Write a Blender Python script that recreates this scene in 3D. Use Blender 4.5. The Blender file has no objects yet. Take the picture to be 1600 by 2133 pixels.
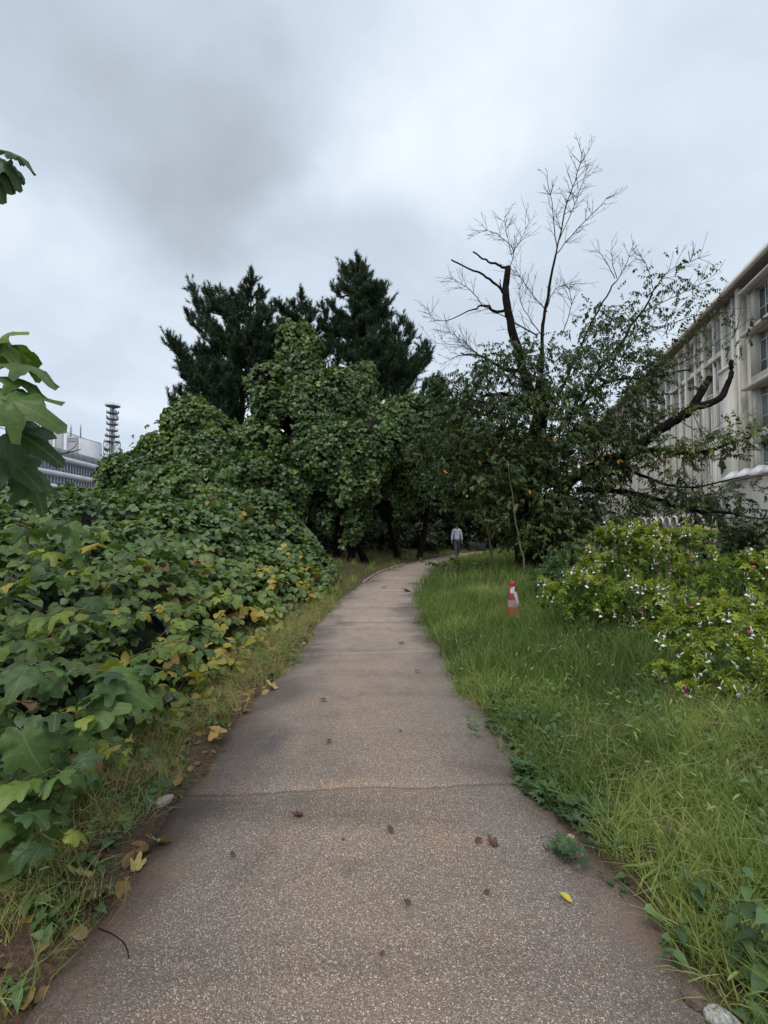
import bpy, bmesh, math
import numpy as np
from mathutils import Vector, Matrix, Quaternion

SC = bpy.context.scene
COL = SC.collection
R = math.radians
PI = math.pi
RNG = np.random.default_rng(11)

# ---------------------------------------------------------------- camera
PITCH = math.atan(0.0335)
EYE = np.array([0.0, 0.0, 1.5])
cam_d = bpy.data.cameras.new('camera')
cam = bpy.data.objects.new('camera', cam_d)
COL.objects.link(cam)
cam.location = EYE
cam.rotation_euler = (PI / 2 + PITCH, 0, 0)
cam_d.sensor_fit = 'HORIZONTAL'
cam_d.sensor_width = 36
cam_d.lens = 22.5
cam_d.clip_end = 5000
cam_d.clip_start = 0.05
SC.camera = cam

# ---------------------------------------------------------------- light
SUN_EL, SUN_AZ = R(58), R(200)
world = bpy.data.worlds.new('World')
SC.world = world
world.use_nodes = True
wt = world.node_tree
wt.nodes.clear()


def wn(t, **kw):
    n = wt.nodes.new(t)
    for k, v in kw.items():
        setattr(n, k, v)
    return n


def WL(a, b):
    wt.links.new(a, b)


w_out = wn('ShaderNodeOutputWorld')
w_bg = wn('ShaderNodeBackground')
w_bg.inputs['Strength'].default_value = 0.1
WL(w_bg.outputs[0], w_out.inputs[0])
sky = wn('ShaderNodeTexSky', sky_type='NISHITA')
sky.sun_disc = False
sky.sun_elevation = SUN_EL
sky.sun_rotation = SUN_AZ
w_tc = wn('ShaderNodeTexCoord')
w_sep = wn('ShaderNodeSeparateXYZ')
WL(w_tc.outputs['Generated'], w_sep.inputs[0])


def wmath(op, a, b=None, c=None):
    n = wn('ShaderNodeMath', operation=op)
    for i, v in enumerate((a, b, c)):
        if v is None:
            continue
        if isinstance(v, (int, float)):
            n.inputs[i].default_value = v
        else:
            WL(v, n.inputs[i])
    return n.outputs[0]


# cloud deck: project the view direction onto a flat layer
zc = wmath('ADD', wmath('MAXIMUM', w_sep.outputs[2], 0.0), 0.35)
w_comb = wn('ShaderNodeCombineXYZ')
WL(wmath('DIVIDE', w_sep.outputs[0], zc), w_comb.inputs[0])
WL(wmath('DIVIDE', w_sep.outputs[1], zc), w_comb.inputs[1])
n1 = wn('ShaderNodeTexNoise')
n1.inputs['Scale'].default_value = 1.5
n1.inputs['Detail'].default_value = 4.5
n1.inputs['Roughness'].default_value = 0.45
n1.inputs['Distortion'].default_value = 0.5
w_off = wn('ShaderNodeVectorMath', operation='ADD')
WL(w_comb.outputs[0], w_off.inputs[0])
w_off.inputs[1].default_value = (3.1, 1.7, 0.4)
WL(w_off.outputs[0], n1.inputs['Vector'])


def px_dir(px, py):
    v = Vector(((px - 800) / 1000, 1, (1066.5 - py) / 1000))
    c, s = math.cos(PITCH), math.sin(PITCH)
    return Vector((v.x, c * v.y - s * v.z, s * v.y + c * v.z)).normalized()


w_warp = wn('ShaderNodeTexNoise')
w_warp.inputs['Scale'].default_value = 2.2
w_warp.inputs['Detail'].default_value = 5
WL(w_tc.outputs['Generated'], w_warp.inputs['Vector'])
w_wsub = wn('ShaderNodeVectorMath', operation='SUBTRACT')
WL(w_warp.outputs['Color'], w_wsub.inputs[0])
w_wsub.inputs[1].default_value = (.5, .5, .5)
w_wsc = wn('ShaderNodeVectorMath', operation='SCALE')
WL(w_wsub.outputs[0], w_wsc.inputs[0])
w_wsc.inputs['Scale'].default_value = 0.62
w_dir = wn('ShaderNodeVectorMath', operation='ADD')
WL(w_tc.outputs['Generated'], w_dir.inputs[0])
WL(w_wsc.outputs[0], w_dir.inputs[1])


def cloud(px, py, rad, amp):
    """a cloud mass in the deck, round a direction; rad in radians"""
    d = wn('ShaderNodeVectorMath', operation='DISTANCE')
    WL(w_dir.outputs[0], d.inputs[0])
    d.inputs[1].default_value = px_dir(px, py)
    m = wn('ShaderNodeMapRange', interpolation_type='SMOOTHERSTEP')
    WL(d.outputs['Value'], m.inputs[0])
    m.inputs[1].default_value = 0
    m.inputs[2].default_value = rad
    m.inputs[3].default_value = amp
    m.inputs[4].default_value = 0
    return m.outputs[0]


n2 = wn('ShaderNodeTexNoise')
n2.inputs['Scale'].default_value = 5.5
n2.inputs['Detail'].default_value = 6
n2.inputs['Roughness'].default_value = 0.55
n2.inputs['Distortion'].default_value = 0.8
WL(w_comb.outputs[0], n2.inputs['Vector'])
val = wmath('MULTIPLY_ADD', n2.outputs['Fac'], 0.22, wmath('MULTIPLY_ADD', n1.outputs['Fac'], 0.75, 0.09))
for c in ((470, 230, .48, -.20), (250, 90, .42, -.14), (610, 420, .34, -.12), (650, 230, .3, -.06), (150, 250, .25, -.05), (350, 440, .24, -.07), (740, 100, .25, -.06),
          (1050, 180, .45, .22), (960, 330, .25, .12), (780, 400, .20, .16), (60, 480, .35, .16), (1500, 120, .35, .08), (950, 600, .3, -.10), (1420, 420, .35, -.05),
          (150, 790, .22, -.05)):
    val = wmath('ADD', val, cloud(*c))
w_ramp = wn('ShaderNodeValToRGB')
WL(val, w_ramp.inputs[0])
e = w_ramp.color_ramp.elements
e[0].position = 0.0
e[0].color = (.32, .355, .40, 1)
e[1].position = 1.0
e[1].color = (.80, .85, .89, 1)
m_ = w_ramp.color_ramp.elements.new(0.5)
m_.color = (.51, .585, .675, 1)
w_mul = wn('ShaderNodeVectorMath', operation='SCALE')
WL(w_ramp.outputs[0], w_mul.inputs[0])
w_mul.inputs['Scale'].default_value = 10.0
w_mix = wn('ShaderNodeMix', data_type='RGBA')
w_mix.inputs[0].default_value = 0.95
WL(sky.outputs[0], w_mix.inputs[6])
WL(w_mul.outputs[0], w_mix.inputs[7])
WL(w_mix.outputs[2], w_bg.inputs['Color'])

sun_d = bpy.data.lights.new('sun', 'SUN')
sun_d.energy = 1.5
sun_d.angle = R(25)
sun_d.color = (1, .965, .91)
sun = bpy.data.objects.new('sun', sun_d)
COL.objects.link(sun)
sun.rotation_euler = (PI / 2 - SUN_EL, 0, PI - SUN_AZ)

SC.view_settings.view_transform = 'Standard'
SC.view_settings.look = 'None'
SC.view_settings.exposure = 0.40
SC.view_settings.gamma = 1
SC.view_settings.use_curve_mapping = False
try:
    SC.cycles.max_bounces = 6
    SC.cycles.transparent_max_bounces = 4
    SC.cycles.use_denoising = True
except Exception:
    pass


# ---------------------------------------------------------------- pixels to places
def at(px, py, Y):
    d = px_dir(px, py)
    return np.array([d.x * Y / d.y, Y, 1.5 + d.z * Y / d.y])


def rz(px, Y):                                       # a length of px pixels at depth Y, in metres
    return px / 1000 * Y


# ---------------------------------------------------------------- numpy noise
def _hash(i, j, k, s):
    h = (i * 374761393 + j * 668265263 + k * 2147483647 + s * 974634777) & 0xffffffff
    h = ((h ^ (h >> 13)) * 1274126177) & 0xffffffff
    return ((h ^ (h >> 16)) & 0xffff) / 65535.0


def vnoise(p, scale=1.0, seed=0):
    p = np.asarray(p, float) * scale
    if p.shape[1] == 2:
        p = np.column_stack([p, np.zeros(len(p))])
    i = np.floor(p).astype(np.int64)
    f = p - i
    f = f * f * (3 - 2 * f)
    out = 0
    for dx in (0, 1):
        for dy in (0, 1):
            for dz in (0, 1):
                w = (f[:, 0] if dx else 1 - f[:, 0]) * (f[:, 1] if dy else 1 - f[:, 1]) * (f[:, 2] if dz else 1 - f[:, 2])
                out = out + w * _hash(i[:, 0] + dx, i[:, 1] + dy, i[:, 2] + dz, seed)
    return out


def fbm(p, scale=1.0, seed=0, octs=3):
    a, t, n = 1.0, 0, 0
    for o in range(octs):
        t = t + a * vnoise(p, scale * 2 ** o, seed + o)
        n += a
        a *= .5
    return t / n


def smooth(x, a, b):
    t = np.clip((np.asarray(x, float) - a) / (b - a), 0, 1)
    return t * t * (3 - 2 * t)


# ---------------------------------------------------------------- tags and links
def tag(o, label=None, cat=None, group=None, kind=None):
    if label:
        o['label'] = label
    if cat:
        o['category'] = cat
    if group:
        o['group'] = group
    if kind:
        o['kind'] = kind
    return o


def empty(name, loc, label, cat, group=None, rotz=0):
    o = bpy.data.objects.new(name, None)
    COL.objects.link(o)
    o.location = [float(v) for v in loc]
    o.rotation_euler = (0, 0, rotz)
    o.empty_display_size = .2
    return tag(o, label, cat, group)


def link(name, me, mat=None, parent=None, loc=None):
    o = bpy.data.objects.new(name, me)
    COL.objects.link(o)
    if mat is not None and not me.materials:
        me.materials.append(mat)
    if parent is not None:
        o.parent = parent
    if loc is not None:
        o.location = [float(v) for v in loc]
    return o


# ---------------------------------------------------------------- materials
def mat_new(name):
    m = bpy.data.materials.new(name)
    m.use_nodes = True
    nt = m.node_tree
    b = nt.nodes['Principled BSDF']
    return m, nt, b


def nd(nt, t, **kw):
    n = nt.nodes.new(t)
    for k, v in kw.items():
        setattr(n, k, v)
    return n


def ramp(nt, fac, stops):
    r = nd(nt, 'ShaderNodeValToRGB')
    el = r.color_ramp.elements
    el[0].position, el[0].color = stops[0][0], (*stops[0][1], 1)
    el[1].position, el[1].color = stops[-1][0], (*stops[-1][1], 1)
    for p, c in stops[1:-1]:
        k = el.new(p)
        k.color = (*c, 1)
    nt.links.new(fac, r.inputs[0])
    return r.outputs[0]


def noise_out(nt, scale, detail=3, vec=None, rough=.55, out='Fac', dist=0):
    n = nd(nt, 'ShaderNodeTexNoise')
    n.inputs['Scale'].default_value = scale
    n.inputs['Detail'].default_value = detail
    n.inputs['Roughness'].default_value = rough
    n.inputs['Distortion'].default_value = dist
    if vec is None:
        g = nd(nt, 'ShaderNodeNewGeometry')
        vec = g.outputs['Position']
    nt.links.new(vec, n.inputs['Vector'])
    return n.outputs[out]


def mathn(nt, op, a, b=None, c=None, clamp=False):
    n = nd(nt, 'ShaderNodeMath', operation=op)
    n.use_clamp = clamp
    for i, v in enumerate((a, b, c)):
        if v is None:
            continue
        if isinstance(v, (int, float)):
            n.inputs[i].default_value = v
        else:
            nt.links.new(v, n.inputs[i])
    return n.outputs[0]


def mixc(nt, fac, a, b, blend='MIX'):
    n = nd(nt, 'ShaderNodeMix', data_type='RGBA', blend_type=blend)
    for i, v in ((0, fac), (6, a), (7, b)):
        if isinstance(v, (int, float)):
            n.inputs[i].default_value = v
        elif isinstance(v, tuple):
            n.inputs[i].default_value = (*v, 1)
        else:
            nt.links.new(v, n.inputs[i])
    return n.outputs[2]


def bump(nt, b, h, strength=.5, dist=.01):
    n = nd(nt, 'ShaderNodeBump')
    n.inputs['Strength'].default_value = strength
    n.inputs['Distance'].default_value = dist
    nt.links.new(h, n.inputs['Height'])
    nt.links.new(n.outputs[0], b.inputs['Normal'])


def leaf_mat(name, stops, rough=.5, spec=.4, trans=.3, veins=False):
    m, nt, b = mat_new(name)
    a = nd(nt, 'ShaderNodeAttribute', attribute_name='tint')
    col = ramp(nt, a.outputs['Fac'], stops)
    h = noise_out(nt, 26.0 if veins else 9.0, 4)
    col = mixc(nt, 1.0, col, ramp(nt, h, [(.3, (.78, .8, .8)), (.7, (1.18, 1.14, 1.05))]), 'MULTIPLY')
    if veins:
        lc = nd(nt, 'ShaderNodeAttribute', attribute_name='lc')
        s = nd(nt, 'ShaderNodeSeparateXYZ')
        nt.links.new(lc.outputs['Vector'], s.inputs[0])
        ax = mathn(nt, 'ABSOLUTE', s.outputs[0])
        mid = mathn(nt, 'LESS_THAN', ax, .022)
        lat = mathn(nt, 'FRACT', mathn(nt, 'MULTIPLY', mathn(nt, 'SUBTRACT', s.outputs[1], mathn(nt, 'MULTIPLY', ax, .7)), 6.0))
        lat2 = mathn(nt, 'LESS_THAN', mathn(nt, 'ABSOLUTE', mathn(nt, 'SUBTRACT', lat, .5)), .05)
        v = mathn(nt, 'MAXIMUM', mid, mathn(nt, 'MULTIPLY', lat2, .55))
        col = mixc(nt, mathn(nt, 'MULTIPLY', v, .38), col, (.22, .27, .10))
        hh = mathn(nt, 'SUBTRACT', noise_out(nt, 60, 2), mathn(nt, 'MULTIPLY', v, .6))
        bump(nt, b, hh, .55, .004)
        # spots and nibbled brown edges
        sp = noise_out(nt, 35, 2)
        col = mixc(nt, mathn(nt, 'MULTIPLY', mathn(nt, 'SUBTRACT', sp, .64, clamp=True), 9.0, clamp=True), col, (.13, .085, .03))
    nt.links.new(col, b.inputs['Base Color'])
    b.inputs['Roughness'].default_value = rough
    b.inputs['Specular IOR Level'].default_value = spec
    if trans > 0:
        tr = nd(nt, 'ShaderNodeBsdfTranslucent')
        tc = mixc(nt, 1.0, col, (1.3, 1.35, .45), 'MULTIPLY')
        nt.links.new(tc, tr.inputs['Color'])
        mx = nd(nt, 'ShaderNodeMixShader')
        mx.inputs[0].default_value = trans
        nt.links.new(b.outputs[0], mx.inputs[1])
        nt.links.new(tr.outputs[0], mx.inputs[2])
        nt.links.new(mx.outputs[0], nt.nodes['Material Output'].inputs[0])
    return m


def plain(name, col, rough=.7, spec=.3, var=.15, nscale=4, metal=0, bmp=0, bscale=40):
    m, nt, b = mat_new(name)
    n = noise_out(nt, nscale, 4)
    lo = tuple(c * (1 - var) for c in col)
    hi = tuple(c * (1 + var) for c in col)
    nt.links.new(ramp(nt, n, [(.3, lo), (.7, hi)]), b.inputs['Base Color'])
    b.inputs['Roughness'].default_value = rough
    b.inputs['Specular IOR Level'].default_value = spec
    b.inputs['Metallic'].default_value = metal
    if bmp:
        bump(nt, b, noise_out(nt, bscale, 4), bmp, .01)
    return m


M = {}
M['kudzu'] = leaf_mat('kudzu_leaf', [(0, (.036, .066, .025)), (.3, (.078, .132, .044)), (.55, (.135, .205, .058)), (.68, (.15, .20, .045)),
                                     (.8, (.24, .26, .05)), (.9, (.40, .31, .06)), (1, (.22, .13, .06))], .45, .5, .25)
M['kudzu_near'] = leaf_mat('kudzu_leaf_near', [(0, (.038, .068, .025)), (.3, (.082, .132, .038)), (.55, (.14, .205, .048)), (.68, (.15, .20, .045)),
                                               (.8, (.26, .27, .05)), (.9, (.42, .32, .06)), (1, (.22, .13, .06))], .5, .4, .25, True)
M['mulberry'] = leaf_mat('mulberry_leaf', [(0, (.03, .06, .028)), (.35, (.055, .11, .04)), (.6, (.10, .18, .045)), (.8, (.19, .27, .04)), (.92, (.36, .30, .05)),
                                           (1, (.18, .10, .05))], .52, .4, .3, True)
M['cherry'] = leaf_mat('cherry_leaf', [(0, (.025, .042, .018)), (.4, (.045, .07, .026)), (.75, (.085, .118, .03)), (.93, (.15, .165, .035)), (.97, (.45, .2, .04)),
                                       (1, (.5, .12, .03))], .45, .35, .22)
M['wood_leaf'] = leaf_mat('woodland_leaf', [(0, (.018, .030, .014)), (.5, (.032, .052, .022)), (1, (.065, .09, .03))], .5, .3, .15)
M['needle'] = leaf_mat('pine_needle', [(0, (.025, .046, .028)), (.5, (.042, .078, .042)), (.85, (.075, .115, .05)), (1, (.11, .09, .045))], .5, .3, .1)
M['grass'] = leaf_mat('grass_blade', [(0, (.06, .10, .026)), (.35, (.125, .19, .045)), (.6, (.21, .28, .07)), (.75, (.31, .35, .12)), (.88, (.44, .39, .20)),
                                      (1, (.30, .19, .10))], .5, .35, .3)
M['flowerleaf'] = leaf_mat('four_o_clock_leaf', [(0, (.045, .08, .02)), (.35, (.11, .17, .03)), (.65, (.22, .29, .04)), (1, (.38, .40, .06))], .5, .35, .35)
M['herb'] = leaf_mat('herb_leaf', [(0, (.04, .08, .04)), (.5, (.085, .15, .06)), (1, (.17, .25, .09))], .55, .3, .25)
M['shade_fill'] = plain('inner_shade', (.014, .015, .009), .9, .1, .4, 6)  # near-black core colour, the shade inside foliage painted in
M['bark'] = plain('wet_dark_bark', (.014, .011, .009), .9, .1, .5, 9, bmp=1, bscale=30)
M['twig'] = plain('grey_twig', (.040, .034, .030), .8, .2, .3, 5)
M['stem'] = plain('green_brown_stem', (.12, .10, .05), .7, .3, .4, 8)
M['cut'] = plain('cut_wood', (.16, .12, .08), .8, .2, .3, 20)


# ---------------------------------------------------------------- bulk meshes
def add_tint(me, tint, lc=None):
    a = me.attributes.new('tint', 'FLOAT', 'POINT')
    a.data.foreach_set('value', np.asarray(tint, np.float32))
    if lc is not None:
        a = me.attributes.new('lc', 'FLOAT_VECTOR', 'POINT')
        a.data.foreach_set('vector', np.asarray(lc, np.float32).ravel())


def raw_mesh(name, V, loops, totals, shade=False):
    me = bpy.data.meshes.new(name)
    me.vertices.add(len(V))
    me.vertices.foreach_set('co', np.asarray(V, np.float32).ravel())
    me.loops.add(len(loops))
    me.loops.foreach_set('vertex_index', np.asarray(loops, np.int32))
    me.polygons.add(len(totals))
    st = np.concatenate([[0], np.cumsum(totals)[:-1]]).astype(np.int32)
    me.polygons.foreach_set('loop_start', st)
    if shade:
        me.polygons.foreach_set('use_smooth', np.ones(len(totals), bool))
    me.update(calc_edges=True)
    return me


class T:                                             # a leaf or tuft template
    def __init__(s, V, F, lc=None):
        s.V = np.asarray(V, float)
        s.F = [list(f) for f in F]
        s.loops = np.array([i for f in F for i in f], np.int64)
        s.tot = np.array([len(f) for f in F], np.int64)
        s.lc = np.asarray(lc, float) if lc is not None else s.V.copy()

    def mesh(s, tint, mat, name='leaf'):
        me = raw_mesh(name, s.V, s.loops, s.tot)
        add_tint(me, np.full(len(s.V), tint), s.lc)
        me.materials.append(mat)
        return me


def join_t(items):
    V, F, L, o = [], [], [], 0
    for t, mtx, off in items:
        V.append(t.V @ np.asarray(mtx).T + np.asarray(off))
        F += [[i + o for i in f] for f in t.F]
        L.append(t.lc)
        o += len(t.V)
    return T(np.vstack(V), F, np.vstack(L))


def frames(y, z):
    """rotation matrices whose columns are x, y (along the leaf), z (its face)"""
    y = y / (np.linalg.norm(y, axis=1, keepdims=True) + 1e-9)
    z = z - (z * y).sum(1, keepdims=True) * y
    z = z / (np.linalg.norm(z, axis=1, keepdims=True) + 1e-9)
    x = np.cross(y, z)
    return np.stack([x, y, z], axis=2)


def stamp(name, temps, tid, pos, rot, scale, tint, mat, parent=None, lc=False, kind='stuff'):
    """copy templates to many places as ONE mesh"""
    base = np.array(parent.location) if parent is not None else np.zeros(3)
    Vs, Ls, Ts, Tn, Lc = [], [], [], [], []
    off = 0
    for k, t in enumerate(temps):
        ii = np.nonzero(tid == k)[0]
        if len(ii) == 0:
            continue
        nv = len(t.V)
        V = np.einsum('nij,vj->nvi', rot[ii] * scale[ii, None, None], t.V) + (pos[ii] - base)[:, None, :]
        Vs.append(V.reshape(-1, 3))
        Ls.append((t.loops[None, :] + (np.arange(len(ii)) * nv)[:, None] + off).ravel())
        Ts.append(np.tile(t.tot, len(ii)))
        Tn.append(np.repeat(tint[ii], nv))
        if lc:
            Lc.append(np.tile(t.lc, (len(ii), 1)))
        off += nv * len(ii)
    if not Vs:
        return None
    me = raw_mesh(name, np.vstack(Vs), np.concatenate(Ls), np.concatenate(Ts))
    add_tint(me, np.concatenate(Tn), np.vstack(Lc) if lc else None)
    me.materials.append(mat)
    o = link(name, me, None, parent)
    if kind:
        o['kind'] = kind
    return o


_tm = {}


def leaves(parent, temps, tid, pos, rot, scale, tint, mat, n_parts=0, name='leaf', lc=False, bulk='leaves'):
    """the n_parts that show largest become objects of their own, the rest one mesh"""
    keep = np.ones(len(pos), bool)
    if n_parts:
        d = np.linalg.norm(pos - EYE, axis=1)
        inview = (np.abs(pos[:, 0] / pos[:, 1]) < .8) & (pos[:, 1] > .6) & ((pos[:, 2] - 1.5) / pos[:, 1] > -1.03)
        app = scale / d * (inview + .05)
        idx = np.argsort(-app)[:n_parts]
        keep[idx] = False
        base = np.array(parent.location)
        for i in idx:
            q = int(np.clip(round(tint[i] * 12), 0, 12))
            key = (id(temps[tid[i]]), q, mat.name)
            if key not in _tm:
                _tm[key] = temps[tid[i]].mesh(q / 12, mat, name)
            o = link(name, _tm[key], None, parent)
            m = np.eye(4)
            m[:3, :3] = rot[i] * scale[i]
            m[:3, 3] = pos[i] - base
            o.matrix_local = Matrix(m.tolist())
    if keep.any():
        return stamp(bulk, temps, tid[keep], pos[keep], rot[keep], scale[keep], tint[keep], mat, parent, lc)


# ---------------------------------------------------------------- leaf templates
def strip_leaf(ys, ws, fold=.12, droop=.25, wav=0.0, seed=0):
    """rows of (left, mid, right), pointed at both ends"""
    r = np.random.default_rng(seed)
    V = [(0, ys[0], 0)]
    L = [(0, 0, 0)]
    for y, w in zip(ys[1:-1], ws[1:-1]):
        z = -droop * y * y
        V += [(-w, y + r.normal(0, wav), z + fold * w + r.normal(0, wav)), (0, y, z), (w, y + r.normal(0, wav), z + fold * w + r.normal(0, wav))]
        L += [(-w, y, 0), (0, y, 0), (w, y, 0)]
    V.append((0, ys[-1], -droop * ys[-1] ** 2))
    L.append((0, 1, 0))
    n = len(ys) - 2
    F = [(0, 2, 1), (0, 3, 2)]
    for k in range(n - 1):
        a, b = 1 + 3 * k, 4 + 3 * k
        F += [(a, a + 1, b + 1, b), (a + 1, a + 2, b + 2, b + 1)]
    a, t = 1 + 3 * (n - 1), 1 + 3 * n
    F += [(a, a + 1, t), (a + 1, a + 2, t)]
    return T(V, F, L)


def rotz_m(a, s=1.0):
    c, d = math.cos(a) * s, math.sin(a) * s
    return np.array([[c, -d, 0], [d, c, 0], [0, 0, s]])


def rotx_m(a):
    c, d = math.cos(a), math.sin(a)
    return np.array([[1, 0, 0], [0, c, -d], [0, d, c]])


def petiole(l=.5, w=.012):
    return T([(-w, -l, -.04), (w, -l, -.04), (w, .02, 0), (-w, .02, 0)], [(0, 1, 2, 3)])


def kudzu_t(hi=False, seed=0, pet=False):
    r = np.random.default_rng(seed)
    if hi:
        ys, ws = [0, .08, .26, .46, .62, .80, .93, 1], [0, .27, .45, .50, .42, .31, .15, 0]
    else:
        ys, ws = [0, .25, .68, 1], [0, .45, .42, 0]
    out = []
    for ang, off in ((0, (0, .1, 0)), (1.35, (-.05, 0, 0)), (-1.35, (.05, 0, 0))):
        lf = strip_leaf(ys, ws, r.uniform(.05, .35), r.uniform(.1, .5), .02, seed * 7 + int(ang * 3) + 20)
        mt = rotz_m(ang + r.normal(0, .12), r.uniform(.85, 1.05)) @ rotx_m(r.normal(-.1, .22))
        out.append((lf, mt, off))
    if pet:
        out.append((petiole(.5), np.eye(3), (0, 0, 0)))
    return join_t(out)


def polar_leaf(lobes, base=.3, n=36, serr=.04, droop=.3, cup=.1, seed=0, rings=(.5, 1)):
    r = np.random.default_rng(seed)
    th = np.linspace(-PI, PI, n, endpoint=False)
    rho = np.full(n, base)
    for L, a, w in lobes:
        rho = np.maximum(rho, L * np.exp(-((th - a) / w) ** 2))
    rho = rho * (1 - .55 * np.exp(-((np.abs(th) - PI) / .22) ** 2))
    rho = rho + serr * (np.arange(n) % 2) * rho
    V, L = [(0, 0, 0)], [(0, .0, 0)]
    ph = r.uniform(0, 6)
    for f in rings:
        for t, q in zip(th, rho):
            x, y = q * f * math.sin(t), q * f * math.cos(t)
            rr = x * x + y * y
            z = -droop * rr + cup * abs(x) - .06 * math.sin(3 * t + ph) * f + .035 * math.sin(7 * t + 2 * ph) * f * f + (.03 * r.normal() if f > .9 else 0)
            V.append((x, y, z))
            L.append((x, y, 0))
    F = [(0, 1 + (i + 1) % n, 1 + i) for i in range(n)]
    for k in range(len(rings) - 1):
        a, b = 1 + k * n, 1 + (k + 1) * n
        F += [(a + i, a + (i + 1) % n, b + (i + 1) % n, b + i) for i in range(n)]
    t = T(V, F, L)
    return join_t([(t, np.eye(3), (0, 0, 0)), (petiole(.55, .012), np.eye(3), (0, 0, 0))])


K_LO = [kudzu_t(False, s) for s in range(5)]
K_HI = [kudzu_t(True, s, True) for s in range(6)]
MUL = [polar_leaf([(1, 0, .55), (.85, .95, .42), (.85, -.95, .42), (.62, 1.9, .55), (.62, -1.9, .55)], .62, 40, .07, .35, .14, 1, (.35, .7, 1)),
       polar_leaf([(1, 0, .6), (.84, .9, .45), (.70, -1.0, .8), (.60, 2.0, .6), (.62, -2.0, .6)], .62, 40, .06, .5, .10, 2, (.35, .7, 1)),
       polar_leaf([(1, 0, .5), (.76, .8, .9), (.76, -.8, .9), (.62, 2.0, .7), (.62, -2.0, .7)], .62, 40, .06, .6, .22, 3, (.35, .7, 1)),
       polar_leaf([(1.05, 0, .48), (.74, .9, .8), (.72, -.9, .8), (.62, 2.1, .6), (.62, -2.1, .6)], .60, 40, .05, .75, .05, 5, (.35, .7, 1)),
       polar_leaf([(1.05, 0, .45), (.84, 1.0, .36), (.88, -.95, .38), (.58, 2.0, .45), (.6, -2.0, .45)], .54, 40, .07, .5, -.1, 4, (.35, .7, 1))]
OVATE = [strip_leaf([0, .08, .3, .6, .85, 1], [0, .20, .33, .26, .09, 0], .4, d, .015, s) for s, d in enumerate((.3, .6, .9))]
NARROW = [strip_leaf([0, .25, .65, 1], [0, .17, .15, 0], .4, d, .02, s) for s, d in enumerate((.2, .6, .9))]
LEAF4 = [strip_leaf([0, .4, 1], [0, .24, 0], .3, d, 0, s) for s, d in enumerate((.15, .5))]


def spray_t(n, seed, leaf=LEAF4, lw=.34, hang=.5, ln=1.0):
    """a twig with alternate drooping leaves"""
    r = np.random.default_rng(seed)
    its = [(T([(-.012, 0, 0), (.012, 0, 0), (0, ln, -.1)], [(0, 1, 2)]), np.eye(3), (0, 0, 0))]
    for k in range(n):
        f = (k + .6) / n
        side = 1 if k % 2 else -1
        a = side * r.uniform(.5, 1.2) * (1 - .5 * f)
        mt = rotz_m(a, r.uniform(.8, 1.15) * lw) @ rotx_m(-hang + r.normal(0, .35))
        its.append((leaf[r.integers(len(leaf))], mt, (0, f * ln, -.1 * f * f)))
    return join_t(its)


SPRAY = [spray_t(10, s) for s in range(5)]
SPRAY_HANG = [spray_t(8, s + 20, hang=1.1, lw=.36) for s in range(4)]
SPRAY_DENSE = [spray_t(14, s + 40, lw=.42) for s in range(4)]


def tuft_t(n, seed, spread=1.0):
    """pine shoot: needles round a short axis along +y"""
    r = np.random.default_rng(seed)
    V, F = [], []
    for k in range(n):
        f = r.uniform(0, .75)
        a = r.uniform(0, 2 * PI)
        q = r.uniform(.35, spread)
        d = np.array([math.cos(a) * math.sin(q), math.cos(q), math.sin(a) * math.sin(q)])
        s = np.cross(d, (r.normal(), r.normal(), r.normal()))
        s = s / np.linalg.norm(s) * .030
        o = len(V)
        L = r.uniform(.38, .55)
        V += [(0 - s[0], f - s[1], -s[2]), (s[0], f + s[1], s[2]), (d[0] * L, f + d[1] * L, d[2] * L)]
        F.append((o, o + 1, o + 2))
    return T(V, F)


TUFT = [tuft_t(30, s) for s in range(5)]


def blade(L, w, bend, az, lean, seg=3, x=0, y=0):
    """a grass blade from (x, y), curving over towards az"""
    c, s = math.cos(az), math.sin(az)
    V, F = [], []
    px, pz, a = 0.0, 0.0, lean
    for k in range(seg):
        ww = w * (1 - .28 * k)
        V += [(x + c * px - s * ww, y + s * px + c * ww, pz), (x + c * px + s * ww, y + s * px - c * ww, pz)]
        px += math.sin(a) * L / seg
        pz += math.cos(a) * L / seg
        a += bend / seg
    V.append((x + c * px, y + s * px, pz))
    for k in range(seg - 1):
        F.append((2 * k, 2 * k + 1, 2 * k + 3, 2 * k + 2))
    F.append((2 * seg - 2, 2 * seg - 1, 2 * seg))
    return T(V, F)


def grass_t(n, rad, hmin, hmax, w, seed, seg=3, bend=(.4, 1.9)):
    r = np.random.default_rng(seed)
    its = []
    for k in range(n):
        a, q = r.uniform(0, 2 * PI), rad * math.sqrt(r.uniform())
        its.append((blade(r.uniform(hmin, hmax), w * r.uniform(.6, 1.2), r.uniform(*bend), r.uniform(0, 2 * PI), r.uniform(0, .45), seg,
                          q * math.cos(a), q * math.sin(a)), np.eye(3), (0, 0, 0)))
    return join_t(its)


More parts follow.
